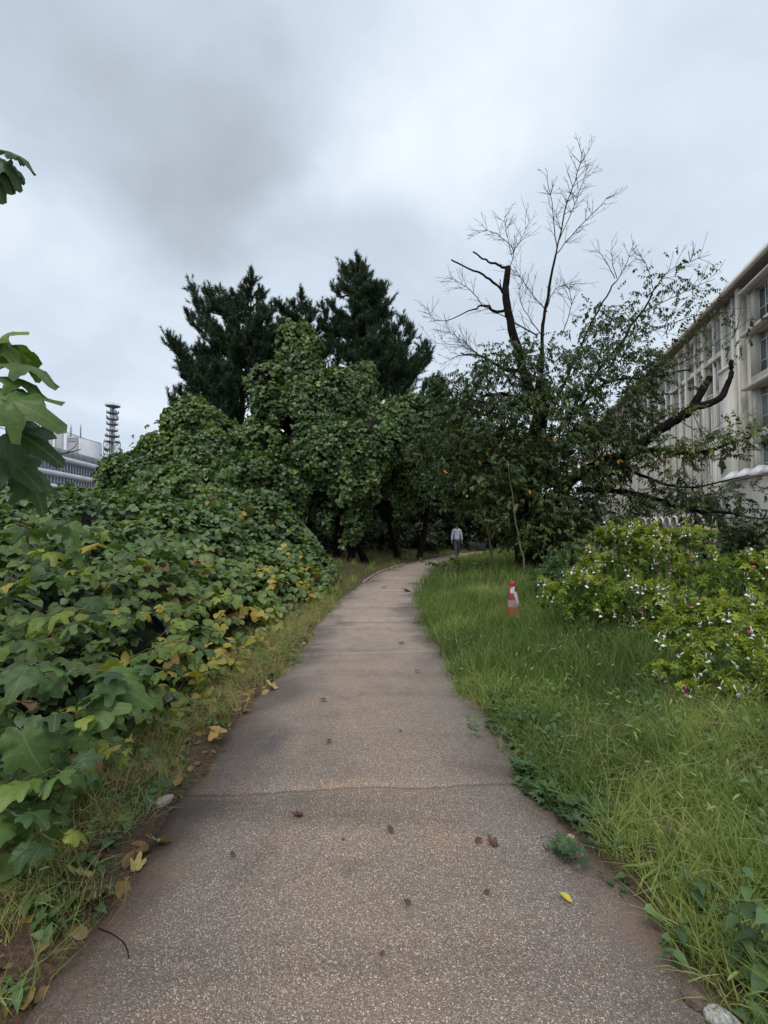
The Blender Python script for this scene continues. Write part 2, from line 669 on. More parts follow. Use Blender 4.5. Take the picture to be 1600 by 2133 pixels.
# ---------------------------------------------------------------- boxes, tubes, lathes
class MB:
    def __init__(s):
        s.V, s.F, s.n = [], [], 0

    def add(s, V, F):
        s.V.append(np.asarray(V, float).reshape(-1, 3))
        s.F += [[i + s.n for i in f] for f in F]
        s.n += len(s.V[-1])
        return s

    def box(s, x0, x1, y0, y1, z0, z1):
        V = [(x, y, z) for z in (z0, z1) for y in (y0, y1) for x in (x0, x1)]
        return s.add(V, [(0, 2, 3, 1), (4, 5, 7, 6), (0, 1, 5, 4), (1, 3, 7, 5), (3, 2, 6, 7), (2, 0, 4, 6)])

    def bar(s, p, q, w):
        p, q = np.asarray(p, float), np.asarray(q, float)
        return s.tube([p, q], [w, w], 4)

    def tube(s, P, r, k=6, cap=True):
        P = np.asarray(P, float)
        n = len(P)
        r = np.broadcast_to(np.asarray(r, float), (n,))
        d = np.gradient(P, axis=0)
        d /= np.linalg.norm(d, axis=1, keepdims=True) + 1e-9
        ref = np.array([0, 0, 1.0]) if abs(d[:, 2]).mean() < .8 else np.array([1.0, 0, 0])
        a = np.cross(d, ref)
        a /= np.linalg.norm(a, axis=1, keepdims=True) + 1e-9
        b = np.cross(d, a)
        t = np.arange(k) * 2 * PI / k + PI / 4
        V = P[:, None, :] + r[:, None, None] * (np.cos(t)[None, :, None] * a[:, None, :] + np.sin(t)[None, :, None] * b[:, None, :])
        F = [(i * k + j, i * k + (j + 1) % k, (i + 1) * k + (j + 1) % k, (i + 1) * k + j) for i in range(n - 1) for j in range(k)]
        if cap:
            F += [tuple(range(k))[::-1], tuple((n - 1) * k + j for j in range(k))]
        return s.add(V, F)

    def lathe(s, prof, k=16, c=(0, 0, 0)):
        V = [(c[0] + r * math.cos(2 * PI * j / k), c[1] + r * math.sin(2 * PI * j / k), c[2] + z) for r, z in prof for j in range(k)]
        n = len(prof)
        F = [(i * k + j, i * k + (j + 1) % k, (i + 1) * k + (j + 1) % k, (i + 1) * k + j) for i in range(n - 1) for j in range(k)]
        F += [tuple(range(k))[::-1], tuple((n - 1) * k + j for j in range(k))]
        return s.add(V, F)

    def mesh(s, name, shade=False):
        V = np.vstack(s.V)
        return raw_mesh(name, V, np.array([i for f in s.F for i in f]), np.array([len(f) for f in s.F]), shade)

    def build(s, name, mat, parent=None, shade=False, local=False):
        me = s.mesh(name, shade)
        if parent is not None and not local:
            me.transform(Matrix.Translation(-Vector(parent.location)))
        return link(name, me, mat, parent)


def curve_pts(P, n=24, wob=0, rng=RNG):
    """a smooth line through control points, with the knots' own radius if P has 4 columns"""
    P = np.asarray(P, float)
    m = len(P)
    t = np.linspace(0, m - 1, n)
    i = np.clip(t.astype(int), 0, m - 2)
    f = (t - i)[:, None]
    p0, p1, p2, p3 = P[np.maximum(i - 1, 0)], P[i], P[i + 1], P[np.minimum(i + 2, m - 1)]
    out = .5 * (2 * p1 + (p2 - p0) * f + (2 * p0 - 5 * p1 + 4 * p2 - p3) * f ** 2 + (3 * p1 - p0 - 3 * p2 + p3) * f ** 3)
    if wob:
        out[1:-1, :3] += rng.normal(0, wob, (n - 2, 3))
    return out

# ================================================================ the lie of the land
_PY = np.array([-3, 1.4, 2.6, 3.75, 5.6, 7.5, 10, 13, 15.8, 17.6, 20.8, 24, 28, 34, 40, 50.])
_PC = np.array([.05, .03, -.07, -.16, -.15, -.19, -.13, .23, .62, 1.05, 2.0, 3.35, 5.1, 8.7, 12.5, 19.])
_PH = np.array([1.04, 1.04, 1.0, .97, .85, .80, .80, .80, .85, .85, .85, .88, .95, 1.0, 1.0, 1.0])


def pc(y):
    y = np.asarray(y, float)
    return (np.interp(y - .8, _PY, _PC) + np.interp(y, _PY, _PC) * 2 + np.interp(y + .8, _PY, _PC)) / 4


def ph(y):
    return np.interp(y, _PY, _PH)


def path_d(x, y):
    return np.abs(x - pc(y)) - ph(y)


def ground_z(x, y):
    x, y = np.asarray(x, float), np.asarray(y, float)
    sh = x.shape
    x, y = x.ravel(), y.ravel()
    d = path_d(x, y)
    P = np.column_stack([x, y])
    nz = (fbm(P, 3.0, 5) - .5) * .30 + (fbm(P, 14, 8, 2) - .5) * .10
    z = -.035 + .06 * smooth(d + nz, -.04, .18) + .10 * smooth(d, .3, 2.5) + (fbm(P, 1.2, 9) - .5) * .16 * smooth(d, .2, 2)
    z = z + (fbm(P, 9, 19) - .5) * .05 * smooth(d, .05, .5)
    left = (x < pc(y))
    z = z + np.where(left, .5 * smooth(d, .8, 5) * smooth(y, 2, 9), 0)
    z = z - np.where(~left, 3.6 * smooth(x, 9, 20), 0)
    return z.reshape(sh)


xs = np.concatenate([[-2500, -900, -400, -200, -100, -60, -40], np.linspace(-28, -4.5, 30), np.linspace(-4, 4, 100), np.linspace(4.4, 30, 44),
                     [40, 60, 100, 200, 400, 900, 2500]])
ys = np.concatenate([[-600, -200, -60, -20, -8], np.linspace(-3, .8, 10), np.linspace(.88, 9, 120), np.linspace(9.3, 40, 70),
                     [46, 55, 70, 100, 160, 260, 450, 900, 3500]])
X, Y = np.meshgrid(xs, ys)
Z = ground_z(X, Y)
V = np.column_stack([X.ravel(), Y.ravel(), Z.ravel()])
nx, ny = len(xs), len(ys)
i, j = np.meshgrid(np.arange(nx - 1), np.arange(ny - 1))
a = (j * nx + i).ravel()
me = raw_mesh('ground', V, np.column_stack([a, a + 1, a + nx + 1, a + nx]).ravel(), np.full(len(a), 4), True)
m, nt, b = mat_new('soil')
n1_ = noise_out(nt, 1.3, 5)
n2_ = noise_out(nt, 45, 4)
c1 = ramp(nt, n1_, [(.3, (.07, .038, .024)), (.5, (.095, .055, .034)), (.68, (.06, .052, .026))])
c2 = mixc(nt, 1.0, c1, ramp(nt, n2_, [(.3, (.45, .45, .45)), (.7, (1.35, 1.3, 1.2))]), 'MULTIPLY')
nt.links.new(c2, b.inputs['Base Color'])
b.inputs['Roughness'].default_value = .9
bump(nt, b, n2_, 1, .03)
tag(link('ground', me, m), kind='structure')

# ---------------------------------------------------------------- the path, one slab after the other
m, nt, b = mat_new('exposed_aggregate')
g = nd(nt, 'ShaderNodeNewGeometry')
vo = nd(nt, 'ShaderNodeTexVoronoi')
vo.inputs['Scale'].default_value = 225
nt.links.new(g.outputs['Position'], vo.inputs['Vector'])
sp = nd(nt, 'ShaderNodeSeparateColor')
nt.links.new(vo.outputs['Color'], sp.inputs[0])
cell = ramp(nt, sp.outputs[0], [(0, (.34, .34, .36)), (.45, (.72, .71, .71)), (.72, (1.12, 1.10, 1.07)), (.9, (1.5, 1.48, 1.45)), (1, (2.8, 2.75, 2.65))])
vo2 = nd(nt, 'ShaderNodeTexVoronoi', feature='DISTANCE_TO_EDGE')
vo2.inputs['Scale'].default_value = 225
nt.links.new(g.outputs['Position'], vo2.inputs['Vector'])
cell = mixc(nt, mathn(nt, 'LESS_THAN', vo2.outputs[0], .10), cell, (.55, .50, .45))
big = noise_out(nt, .9, 5, dist=.6)
big2 = noise_out(nt, 2.4, 5, rough=.65)
base = ramp(nt, big, [(.32, (.20, .19, .185)), (.45, (.26, .225, .20)), (.58, (.32, .262, .222)), (.72, (.27, .242, .226))])
base = mixc(nt, mathn(nt, 'MULTIPLY', mathn(nt, 'SUBTRACT', big2, .52, clamp=True), 4.0, clamp=True), base, (.35, .25, .185))
ed = nd(nt, 'ShaderNodeAttribute', attribute_name='edge')
far = nd(nt, 'ShaderNodeAttribute', attribute_name='silt')
stain = noise_out(nt, 1.7, 4, rough=.6)
# the speckle is worn in where mud has dried over the stones
mud = mathn(nt, 'ADD', mathn(nt, 'MULTIPLY', mathn(nt, 'SUBTRACT', ed.outputs['Fac'], .78), 4.5), mathn(nt, 'MULTIPLY', mathn(nt, 'SUBTRACT', stain, .5), 3.4), clamp=True)
mud = mathn(nt, 'MULTIPLY', mud, .8)
col = mixc(nt, 1.0, base, cell, 'MULTIPLY')
fine = noise_out(nt, 60, 4)
mudc = mixc(nt, 1.0, ramp(nt, stain, [(.3, (.13, .082, .06)), (.7, (.20, .135, .10))]), ramp(nt, fine, [(.3, (.7, .7, .7)), (.7, (1.25, 1.2, 1.15))]), 'MULTIPLY')
col = mixc(nt, mud, col, mudc)
dust = mixc(nt, 1.0, (.37, .30, .255), ramp(nt, noise_out(nt, 7, 5), [(.3, (.78, .78, .8)), (.7, (1.15, 1.13, 1.1))]), 'MULTIPLY')
col = mixc(nt, mathn(nt, 'MULTIPLY', far.outputs['Fac'], .7), col, dust)
mpt = nd(nt, 'ShaderNodeMapping')
mpt.inputs['Scale'].default_value = (.35, 3.0, 1)
nt.links.new(g.outputs['Position'], mpt.inputs[0])
tr_ = noise_out(nt, 1.1, 5, vec=mpt.outputs[0], rough=.6)
col = mixc(nt, 1.0, col, ramp(nt, tr_, [(.30, (.76, .75, .75)), (.45, (.99, .99, .99)), (.7, (1.10, 1.09, 1.08))]), 'MULTIPLY')
damp = mathn(nt, 'ADD', ed.outputs['Fac'], mathn(nt, 'MULTIPLY', mathn(nt, 'SUBTRACT', big, .5), 2.2))
col = mixc(nt, 1.0, col, ramp(nt, damp, [(.25, (1.12, 1.06, 1.0)), (.55, (.98, .97, .97)), (.95, (.50, .50, .53))]), 'MULTIPLY')
# damp dark blotches
dk = noise_out(nt, 3.1, 5, rough=.7)
col = mixc(nt, mathn(nt, 'MULTIPLY', mathn(nt, 'SUBTRACT', dk, .58, clamp=True), 3.5, clamp=True), col, (.085, .068, .058))
nt.links.new(col, b.inputs['Base Color'])
b.inputs['Roughness'].default_value = .55
b.inputs['Specular IOR Level'].default_value = .45
bump(nt, b, mathn(nt, 'ADD', mathn(nt, 'MULTIPLY', vo.outputs['Distance'], -1.0), fine), .8, .003)
M['path'] = m


def joint(k, t):
    """the y of joint k at across-position t in -1..1"""
    y0, tilt, wig = JO[k]
    w = (vnoise(np.column_stack([t * 3 + k * 7, t * 0 + k]), 1, 3) - .5) * wig + (vnoise(np.column_stack([t * 22 + k * 7, t * 0 + k]), 1, 4) - .5) * wig * .35
    return y0 + tilt * t + w


JO = [(-2.5, 0, .02), (0.35, 0, .02), (2.82, .085, .05), (5.80, .11, .008), (7.80, .06, .02), (9.2, .03, .03), (11.6, -.02, .03), (14.3, -.15, .04),
      (17.0, -.3, .04), (20.0, -.38, .04), (23.0, -.4, .04), (26.2, -.45, .04), (30, -.5, .04), (35, -.55, .04), (42, -.6, .04)]
pathE = bpy.data.objects.new('path', None)
COL.objects.link(pathE)
tag(pathE, kind='structure')
for k in range(len(JO) - 1):
    na = 27
    t = np.linspace(-1, 1, na)
    y0, y1 = joint(k, t) + .009, joint(k + 1, t) - .009
    nr = max(8, int((JO[k + 1][0] - JO[k][0]) * (7 if k < 6 else 3)))
    f = np.linspace(0, 1, nr)
    f[1], f[-2] = .012, 1 - .012
    Yg = y0[None, :] * (1 - f[:, None]) + y1[None, :] * f[:, None]
    Tg = np.broadcast_to(t, Yg.shape)
    en = (fbm(np.column_stack([Yg.ravel(), Tg.ravel() * 0 + 4]), 2.2, 6) - .5).reshape(Yg.shape) * .07
    Xg = pc(Yg) + Tg * (ph(Yg) + .06 + en)
    P = np.column_stack([Xg.ravel(), Yg.ravel()])
    z = (fbm(P, 1.5, 30) - .5) * .014 + (k % 2) * .004 - .002
    z = z.reshape(Yg.shape)
    z[0] -= .008
    z[-1] -= .008
    z[:, 0] -= .01
    z[:, -1] -= .01
    V = np.column_stack([P, z.ravel()])
    i, j = np.meshgrid(np.arange(na - 1), np.arange(nr - 1))
    a = (j * na + i).ravel()
    F = [list(q) for q in np.column_stack([a, a + 1, a + na + 1, a + na])]
    ring = [c for c in range(na)] + [r_ * na + na - 1 for r_ in range(1, nr)] + [(nr - 1) * na + c for c in range(na - 2, -1, -1)] + [r_ * na for r_ in range(nr - 2, 0, -1)]
    nV = len(V)
    V = np.vstack([V, V[ring] - [0, 0, .07]])
    for q in range(len(ring)):
        q2 = (q + 1) % len(ring)
        F.append([ring[q2], ring[q], nV + q, nV + q2])
    me = raw_mesh('slab', V, np.array([i for f_ in F for i in f_]), np.array([4] * len(F)), False)
    at_ = me.attributes.new('edge', 'FLOAT', 'POINT')
    ev = np.abs(np.concatenate([Tg.ravel(), Tg.ravel()[ring]]))
    at_.data.foreach_set('value', ev.astype(np.float32))
    at_ = me.attributes.new('silt', 'FLOAT', 'POINT')
    at_.data.foreach_set('value', smooth(V[:, 1], 2.6, 8.5).astype(np.float32))
    link('slab', me, M['path'], pathE)

# low edging stones where the verge meets the bend
for k, (y0, y1) in enumerate(((13.2, 15.6), (15.7, 17.6), (17.7, 20.1))):
    yy = np.linspace(y0, y1, 6)
    kb = MB().tube(np.column_stack([pc(yy) - ph(yy) - .03, yy, yy * 0 + .01]), .045, 5)
    o = kb.build('kerb_stone', plain('kerb_concrete', (.26, .21, .16), .9), None)
    tag(o, ['pale kerb stone on the left path edge at the start of the bend', 'pale kerb stone on the left path edge in mid bend',
            'pale kerb stone on the left path edge below the dark trees'][k], 'kerb stone', 'kerb stones along the bend')

# ================================================================ the long building on the right
bp = np.array([19 + .235 * 22, 22, 0])
BL = empty('concrete_building', bp, 'long beige concrete building with overhanging roof and tall piers behind the trees', 'building',
           rotz=math.atan2(.973, .229))
conc = plain('beige_concrete', (.56, .53, .465), .85, .2, .10, .35, bmp=.2, bscale=12)
nt = conc.node_tree
b = nt.nodes['Principled BSDF']
old = b.inputs['Base Color'].links[0].from_socket
mp = nd(nt, 'ShaderNodeMapping')
mp.inputs['Scale'].default_value = (2.2, 2.2, .12)
gg = nd(nt, 'ShaderNodeNewGeometry')
nt.links.new(gg.outputs['Position'], mp.inputs[0])
stn = noise_out(nt, 1.6, 5, vec=mp.outputs[0], rough=.65)
nt.links.new(mixc(nt, 1.0, old, ramp(nt, stn, [(.32, (.80, .785, .76)), (.55, (1, 1, 1))]), 'MULTIPLY'), b.inputs['Base Color'])
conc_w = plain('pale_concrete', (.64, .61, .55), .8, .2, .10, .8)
conc_d = plain('shaded_concrete', (.22, .19, .155), .9, .2, .12, 1)  # darker copy of the concrete, shade under eaves and in recesses painted in
pipew = plain('white_pipe', (.72, .72, .68), .5, .4, .05, 2)
frm = plain('white_window_frame', (.62, .63, .62), .5, .4, .05, 2)
m, nt, b = mat_new('window_glass')
oi = nd(nt, 'ShaderNodeObjectInfo')
nt.links.new(ramp(nt, oi.outputs['Random'], [(0, (.035, .045, .05)), (.5, (.07, .085, .085)), (.8, (.16, .18, .17)), (1, (.30, .30, .27))]), b.inputs['Base Color'])
b.inputs['Roughness'].default_value = .08
b.inputs['Specular IOR Level'].default_value = .8
glass = m
UE = 86.0
U0 = 17.4


def bbuild(mb, name, mat, parent=BL):
    return link(name, mb.mesh(name), mat, parent)


rows = [(16.5, 19.2), (13.2, 15.8), (10.0, 12.5), (6.8, 9.2), (3.9, 6.0)]
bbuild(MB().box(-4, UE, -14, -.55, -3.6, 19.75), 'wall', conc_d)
w = MB()
zs = [19.75] + [z for r_ in rows for z in (r_[1], r_[0])] + [-3.6]
for q in range(0, len(zs), 2):
    w.box(13.4, UE - .02, -.55, 0, zs[q + 1], zs[q])
bbuild(w, 'spandrel_wall', conc)
w = MB()
for k in range(int((UE - U0) / 2)):
    u = U0 + 2 * k
    for (z0, z1) in rows:
        w.box(u - .34, u + .34, -.55, -.003, z0, z1)
bbuild(w, 'window_pier_wall', conc)
pier_me = MB().box(-.26, .26, -.02, .36, -3.5, 19.7).mesh('pier')
pier_me.materials.append(conc)
pipe_me = MB().box(-.06, .06, .02, .26, -1, 19.65).mesh('drain_pipe')
pipe_me.materials.append(pipew)
for k in range(int((UE - U0) / 4) + 1):
    o = link('pier', pier_me, None, BL)
    o.location = (U0 + 4 * k, 0, 0)
    o = link('drain_pipe', pipe_me, None, BL)
    o.location = (U0 + 2 + 4 * k, 0, 0)


fin_me = MB().box(-.09, .09, .003, .28, -.9, 12.85).mesh('fin')
fin_me.materials.append(conc)
for k in range(28):
    for s_ in (-.5, .5):
        o = link('fin', fin_me, None, BL)
        o.location = (U0 + 1 + 2 * k + s_, 0, 0)


def window_meshes(wd, h, cols):
    f = MB()
    f.box(-wd / 2, wd / 2, -.02, .05, 0, .07).box(-wd / 2, wd / 2, -.02, .05, h - .07, h)
    f.box(-wd / 2, -wd / 2 + .07, -.02, .048, .071, h - .071).box(wd / 2 - .07, wd / 2, -.02, .048, .071, h - .071)
    for c in range(1, cols):
        x = -wd / 2 + wd * c / cols
        f.box(x - .035, x + .035, -.018, .046, .071, h - .071)
    f.box(-wd / 2 + .071, wd / 2 - .071, -.016, .044, h * .36, h * .36 + .06)
    fm = f.mesh('window')
    fm.materials.append(frm)
    g_ = MB().box(-wd / 2 + .03, wd / 2 - .03, -.01, .01, .03, h - .03).mesh('pane')
    g_.materials.append(glass)
    return fm, g_


wm = [window_meshes(1.30, r_[1] - r_[0] - .02, 2) for r_ in rows]
for ri, (z0, z1) in enumerate(rows):
    for k in range(25):
        u = U0 + 1 + 2 * k
        o = link('window', wm[ri][0], None, BL)
        o.location = (u, -.42, z0 + .01)
        p_ = link('pane', wm[ri][1], None, o)
# lintels that cast shade over the second row, and light sills
lm = [(MB().box(-.72, .72, .01, d_, 0, .14).mesh(n_), z) for n_, d_, z in (('lintel', .30, 15.82), ('sill', .12, 13.04), ('sill', .10, 9.84))]
for k in range(25):
    for me_, z in lm:
        o = link(me_.name.split('.')[0], me_, conc_w, BL)
        o.location = (U0 + 1 + 2 * k, 0, z)
# roof with its deep pale eaves
r_ = MB()
r_.add([(-4.5, 1.15, 19.85), (UE, 1.15, 19.85), (UE, .85, 20.55), (-4.5, .85, 20.55), (-4.5, -14, 20.55), (UE, -14, 20.55), (UE, -14, 20.4), (-4.5, -14, 20.4),
        (-4.5, .95, 19.80), (UE, .95, 19.80)],
       [(0, 1, 2, 3), (3, 2, 5, 4), (8, 9, 1, 0), (4, 5, 6, 7), (0, 3, 4, 7, 8), (1, 9, 6, 5, 2)])
bbuild(r_, 'roof', conc_w)
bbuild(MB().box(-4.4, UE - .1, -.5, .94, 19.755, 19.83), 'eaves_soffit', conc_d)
# stair bay nearer the viewer, blank wall and the stepped lower wall
s_ = MB()
s_.box(13.4, U0 - .28, .003, .10, -3.4, 19.72)
s_.box(14.0, 14.5, .11, .62, -3.4, 19.7)
bbuild(s_, 'blank_wall_panel', conc)
o = link('drain_pipe', pipe_me, None, BL)
o.location = (15.7, .1, 0)
s_ = MB().box(14.52, U0 - .3, .11, .75, -3.4, 14.0).box(U0 + .3, U0 + 3.7, .01, .28, -3.4, 9.7)
bbuild(s_, 'stepped_lower_wall', conc)
c_ = MB().box(14.5, U0 - .28, .10, .85, 14.003, 14.25).box(U0 + .28, U0 + 3.72, .012, .38, 9.703, 9.9)
bbuild(c_, 'wall_coping', conc_w)
# big framed bay beyond the blank wall
s_ = MB()
bz = [19.74, 18.9, 16.4, 15.6, 12.6, 11.6, 8.6, 7.6, 5.2, -3.5]
for q in range(0, len(bz), 2):
    s_.box(-4, 13.39, -.5, .15, bz[q + 1], bz[q])
for u in (13.1, 10.6, 8.1, 5.6, 3.1, .6, -1.9):
    for q in range(1, len(bz) - 1, 2):
        s_.box(u - .35, u + .30, -.5, .147, bz[q + 1], bz[q])
bbuild(s_, 'stair_bay_wall', conc)
wb = window_meshes(1.8, 2.4, 2)
for u in (11.85, 9.35, 6.85, 4.35, 1.85):
    for q in range(1, len(bz) - 1, 2):
        o = link('window', wb[0], None, BL)
        o.location = (u, -.2, bz[q + 1] + .03)
        link('pane', wb[1], None, o)
h_ = MB()
for z in (18.93, 15.65, 11.65):
    h_.box(-4, 13.6, .155, .75, z, z + .2)
bbuild(h_, 'window_hood', conc_w)
# podium with pleated white canopy roofs
bbuild(MB().box(-4, 14.7, .76, 1.4, -3.5, 4.9), 'podium_wall', conc)
for k in range(7):
    u = 14.9 - k * 1.9
    cnp = MB().add([(u, .8, 5.0), (u, 2.0, 5.0), (u - 1.8, 2.0, 5.0), (u - 1.8, .8, 5.0), (u - .9, .8, 5.75), (u - .9, 1.3, 5.75)],
                   [(0, 3, 2, 1), (0, 1, 5, 4), (1, 2, 5), (2, 3, 4, 5), (3, 0, 4)])
    bbuild(cnp, 'canopy_roof', plain('white_canopy', (.70, .70, .69), .5, .3, .08, 1))
# arcade
arc, ring_ = MB(), MB()
v0, v1 = .58, 1.5
for k in range(26):
    u0, u1 = 18.4 + 2 * k, 20.4 + 2 * k
    uc, rr = (u0 + u1) / 2, .80
    th = np.linspace(PI, 0, 13)
    top = 4.3
    V, F = [], []
    for q, t_ in enumerate(th):
        V += [(uc + rr * math.cos(t_), v1, 1.75 + rr * math.sin(t_)), (u0 + (u1 - u0) * q / 12, v1, top),
              (uc + rr * math.cos(t_), v0, 1.75 + rr * math.sin(t_))]
    for q in range(12):
        F += [(3 * q, 3 * q + 1, 3 * q + 4, 3 * q + 3), (3 * q, 3 * q + 3, 3 * q + 5, 3 * q + 2)]
    arc.add(V, F)
    arc.box(u0, uc - rr, v0, v1 - .002, -3.5, 1.75).box(uc + rr, u1, v0, v1 - .002, -3.5, 1.75)
    V, F = [], []
    for q, t_ in enumerate(th):
        for rad in (rr, rr + .17):
            for v in (v1 + .004, v1 + .14):
                V.append((uc + rad * math.cos(t_), v, 1.75 + rad * math.sin(t_)))
    for q in range(12):
        a = 4 * q
        F += [(a + 1, a + 5, a + 7, a + 3), (a + 2, a + 3, a + 7, a + 6), (a, a + 4, a + 5, a + 1)]
    if k < 12:
        bbuild(MB().add(V, F), 'arch_moulding', conc_w)
arc.box(18.4, 70.4, v0, v1, 4.303, 4.5)
bbuild(arc, 'arcade_wall', conc)
bbuild(MB().box(18.4, 70, .56, .57, -3.4, 4.2), 'arcade_shade_sheet', plain('arcade_shade', (.05, .035, .025), .6))  # one dark sheet behind all arches, painting the shade in the openings

# ================================================================ far away on the left
fw = plain('far_grey_cladding', (.33, .34, .36), .7, .2, .14, .06)  # slight distance haze is put into these grey-blue far colours
fl = plain('far_white_band', (.60, .62, .66), .6, .2, .06, .2)
fg = plain('far_window_blue', (.09, .11, .14), .3, .5, .3, .4)
fm_ = plain('galvanised_steel', (.23, .25, .29), .6, .4, .1, .5)

G0 = at(35, 945, 250)
tb = empty('grey_tower_block', (G0[0], 250, 0), 'distant grey windowless block with raised middle and rooftop masts', 'building')
zt = lambda py, Yd: 1.5 + (1100 - py) / 1000 * Yd


def fx(px, Yd):
    return (px - 800) / 1000 * Yd


def panel(name, p0, p1, y0, y1, dep, Yd, mat, par, gap=0.0):
    mb = MB().box(fx(p0, Yd) + gap, fx(p1, Yd) - gap, Yd, Yd + dep, y0, y1)
    return mb.build(name, mat, par)


segs = [(35, 74, 904), (75, 79, 893), (80, 105, 890), (106, 109, 893), (110, 128, 901), (129, 134, 903), (135, 160, 908)]
for q, (a, b_, t_) in enumerate(segs):
    rib = b_ - a < 7
    panel('rib' if rib else 'wall_panel', a, b_ + .8, 0, zt(t_, 250), 20 if not rib else 20.6, 250 - (.6 if rib else 0), fl if rib else fw, tb, .02)
panel('corner_rib', 161, 162.5, 0, zt(911, 250), 20, 249.8, fl, tb)
for a, t_, bt in ((74, 868, 893), (125.5, 883, 902), (141, 881, 905), (161.5, 881, 911)):
    mb = MB().tube([(fx(a, 250), 251, zt(bt, 250) - 1), (fx(a, 250), 251, zt(t_ + 8, 250)), (fx(a, 250), 251, zt(t_, 250))], [.30, .22, .08], 6)
    for zz in np.linspace(zt(bt, 250) + 1, zt(t_ + 9, 250), 4):
        mb.box(fx(a, 250) - .45, fx(a, 250) + .45, 250.8, 251.2, zz, zz + .25)
    mb.build('antenna_mast', fm_, tb)
mb = MB()
for q in range(16):
    mb.box(fx(137 + (q % 8) * 2.6, 250), fx(138.3 + (q % 8) * 2.6, 250), 249.7, 249.95, zt(913 + (q // 8) * 5, 250), zt(910.5 + (q // 8) * 5, 250))
mb.build('vent_openings', fl, tb)

lb = empty('long_office_building', (fx(60, 140), 140, 0), 'distant long low white building with ribbon windows and grey parapet', 'building')


def band(name, z0, z1, out, mat, par=None, dep=10):
    pts = []
    A, B = np.array([-103.6, 139.0]), np.array([-108.0, 194.0])
    d = (B - A) / np.linalg.norm(B - A)
    nrm = np.array([d[1], -d[0]])
    A2, B2 = A + nrm * out, B + nrm * out
    C, D = B - nrm * dep, A - nrm * dep
    V = [(*p_, z) for z in (z0, z1) for p_ in (A2, B2, C, D)]
    return MB().add(V, [(0, 3, 2, 1), (4, 5, 6, 7), (0, 1, 5, 4), (1, 2, 6, 5), (2, 3, 7, 6), (3, 0, 4, 7)]).build(name, mat, par or lb)


band('roof_parapet', 24.6, 27.3, .0, plain('parapet_grey', (.24, .24, .25), .9, .1, .25, .5))
band('eaves', 23.1, 24.55, 1.6, fl)
band('wall', 0, 23.05, -.5, fg)
for z in (19.4, 15.2):
    band('sill_band', z - 1.3, z + .2, .9, fl)
A, B = np.array([-103.6, 139.0]), np.array([-108.0, 194.0])
d = (B - A) / np.linalg.norm(B - A)
nrm = np.array([d[1], -d[0]])
L_ = np.linalg.norm(B - A)
mul_me = MB().box(-.12, .12, -.12, .12, 0, 3.6).mesh('mullion')
mul_me.materials.append(fl)
for zb in (19.55, 15.4, 11.5):
    for k in range(32):
        p_ = A + d * (k + .5) * L_ / 32
        o = link('mullion', mul_me, None, lb)
        o.location = (p_[0] - lb.location[0], p_[1] - lb.location[1], zb)
    mb = MB()
    for k in range(2):
        p_, q_ = A + nrm * .06, B + nrm * .06
        mb.bar((*p_, zb + 1.1), (*q_, zb + 1.1), .07)
    mb.build('window_rail', fl, lb)

TX, TY = fx(230.5, 300), 300
tw = empty('telecom_tower', (TX, TY, 0), 'distant grey lattice telecom tower with seven round antenna decks', 'tower')
z_ = lambda py: zt(py, 300)
mb = MB()
for sx in (-1, 1):
    for sy in (-1, 1):
        mb.tube([(TX + sx * 3.3, TY + sy * 3.3, 0), (TX + sx * 3.3, TY + sy * 3.3, z_(919))], .30, 5)
for q in range(10):
    z0, z1 = z_(919) - 4.2 * (q + 1), z_(919) - 4.2 * q
    for sx, sy, ex, ey in ((-1, -1, 1, -1), (-1, 1, 1, 1), (-1, -1, -1, 1), (1, -1, 1, 1)):
        a_, b_ = (TX + sx * 3.3, TY + sy * 3.3), (TX + ex * 3.3, TY + ey * 3.3)
        mb.bar((*a_, z0), (*b_, z1), .13).bar((*a_, z1), (*b_, z0), .13).bar((*a_, z0), (*b_, z0), .15)
mb.build('lattice_base', fm_, tw)
mb = MB()
for q in range(8):
    a_ = q * PI / 4
    mb.tube([(TX + 1.6 * math.cos(a_), TY + 1.6 * math.sin(a_), 20), (TX + 1.4 * math.cos(a_), TY + 1.4 * math.sin(a_), z_(845))], .15, 4)
    for zz in np.arange(z_(925), z_(848), 2.4):
        a2 = a_ + PI / 4
        mb.bar((TX + 1.6 * math.cos(a_), TY + 1.6 * math.sin(a_), zz), (TX + 1.6 * math.cos(a2), TY + 1.6 * math.sin(a2), zz + 2.2), .08)
mb.tube([(TX, TY, 10), (TX, TY, z_(846))], .5, 6)
mb.build('lattice_core', fm_, tw)
for q, (py, rad) in enumerate(((919.5, 4.3), (908, 4.2), (896, 3.2), (883, 3.2), (872, 3.3), (859, 3.3), (844.5, 4.3))):
    z = z_(py)
    mb = MB().lathe([(1.4, z - .5), (rad * .9, z - .35), (rad, z), (rad, z + .25), (1.4, z + (.9 if q == 6 else .3))], 20, (TX, TY, 0))
    for k in range(14):
        a_ = k * 2 * PI / 14
        mb.bar((TX + rad * math.cos(a_), TY + rad * math.sin(a_), z), (TX + rad * math.cos(a_), TY + rad * math.sin(a_), z + 1.1), .06)
    mb.tube([(TX + rad * math.cos(t_), TY + rad * math.sin(t_), z + 1.1) for t_ in np.linspace(0, 2 * PI, 21)], .07, 4, False)
    mb.build('antenna_deck', fm_, tw)
dish_me = MB().lathe([(.2, 0), (.75, .12), (1.0, .45), (.95, .5), (.1, .25)], 12).mesh('antenna_dish')
dish_me.materials.append(plain('dish_grey', (.38, .40, .43), .5))
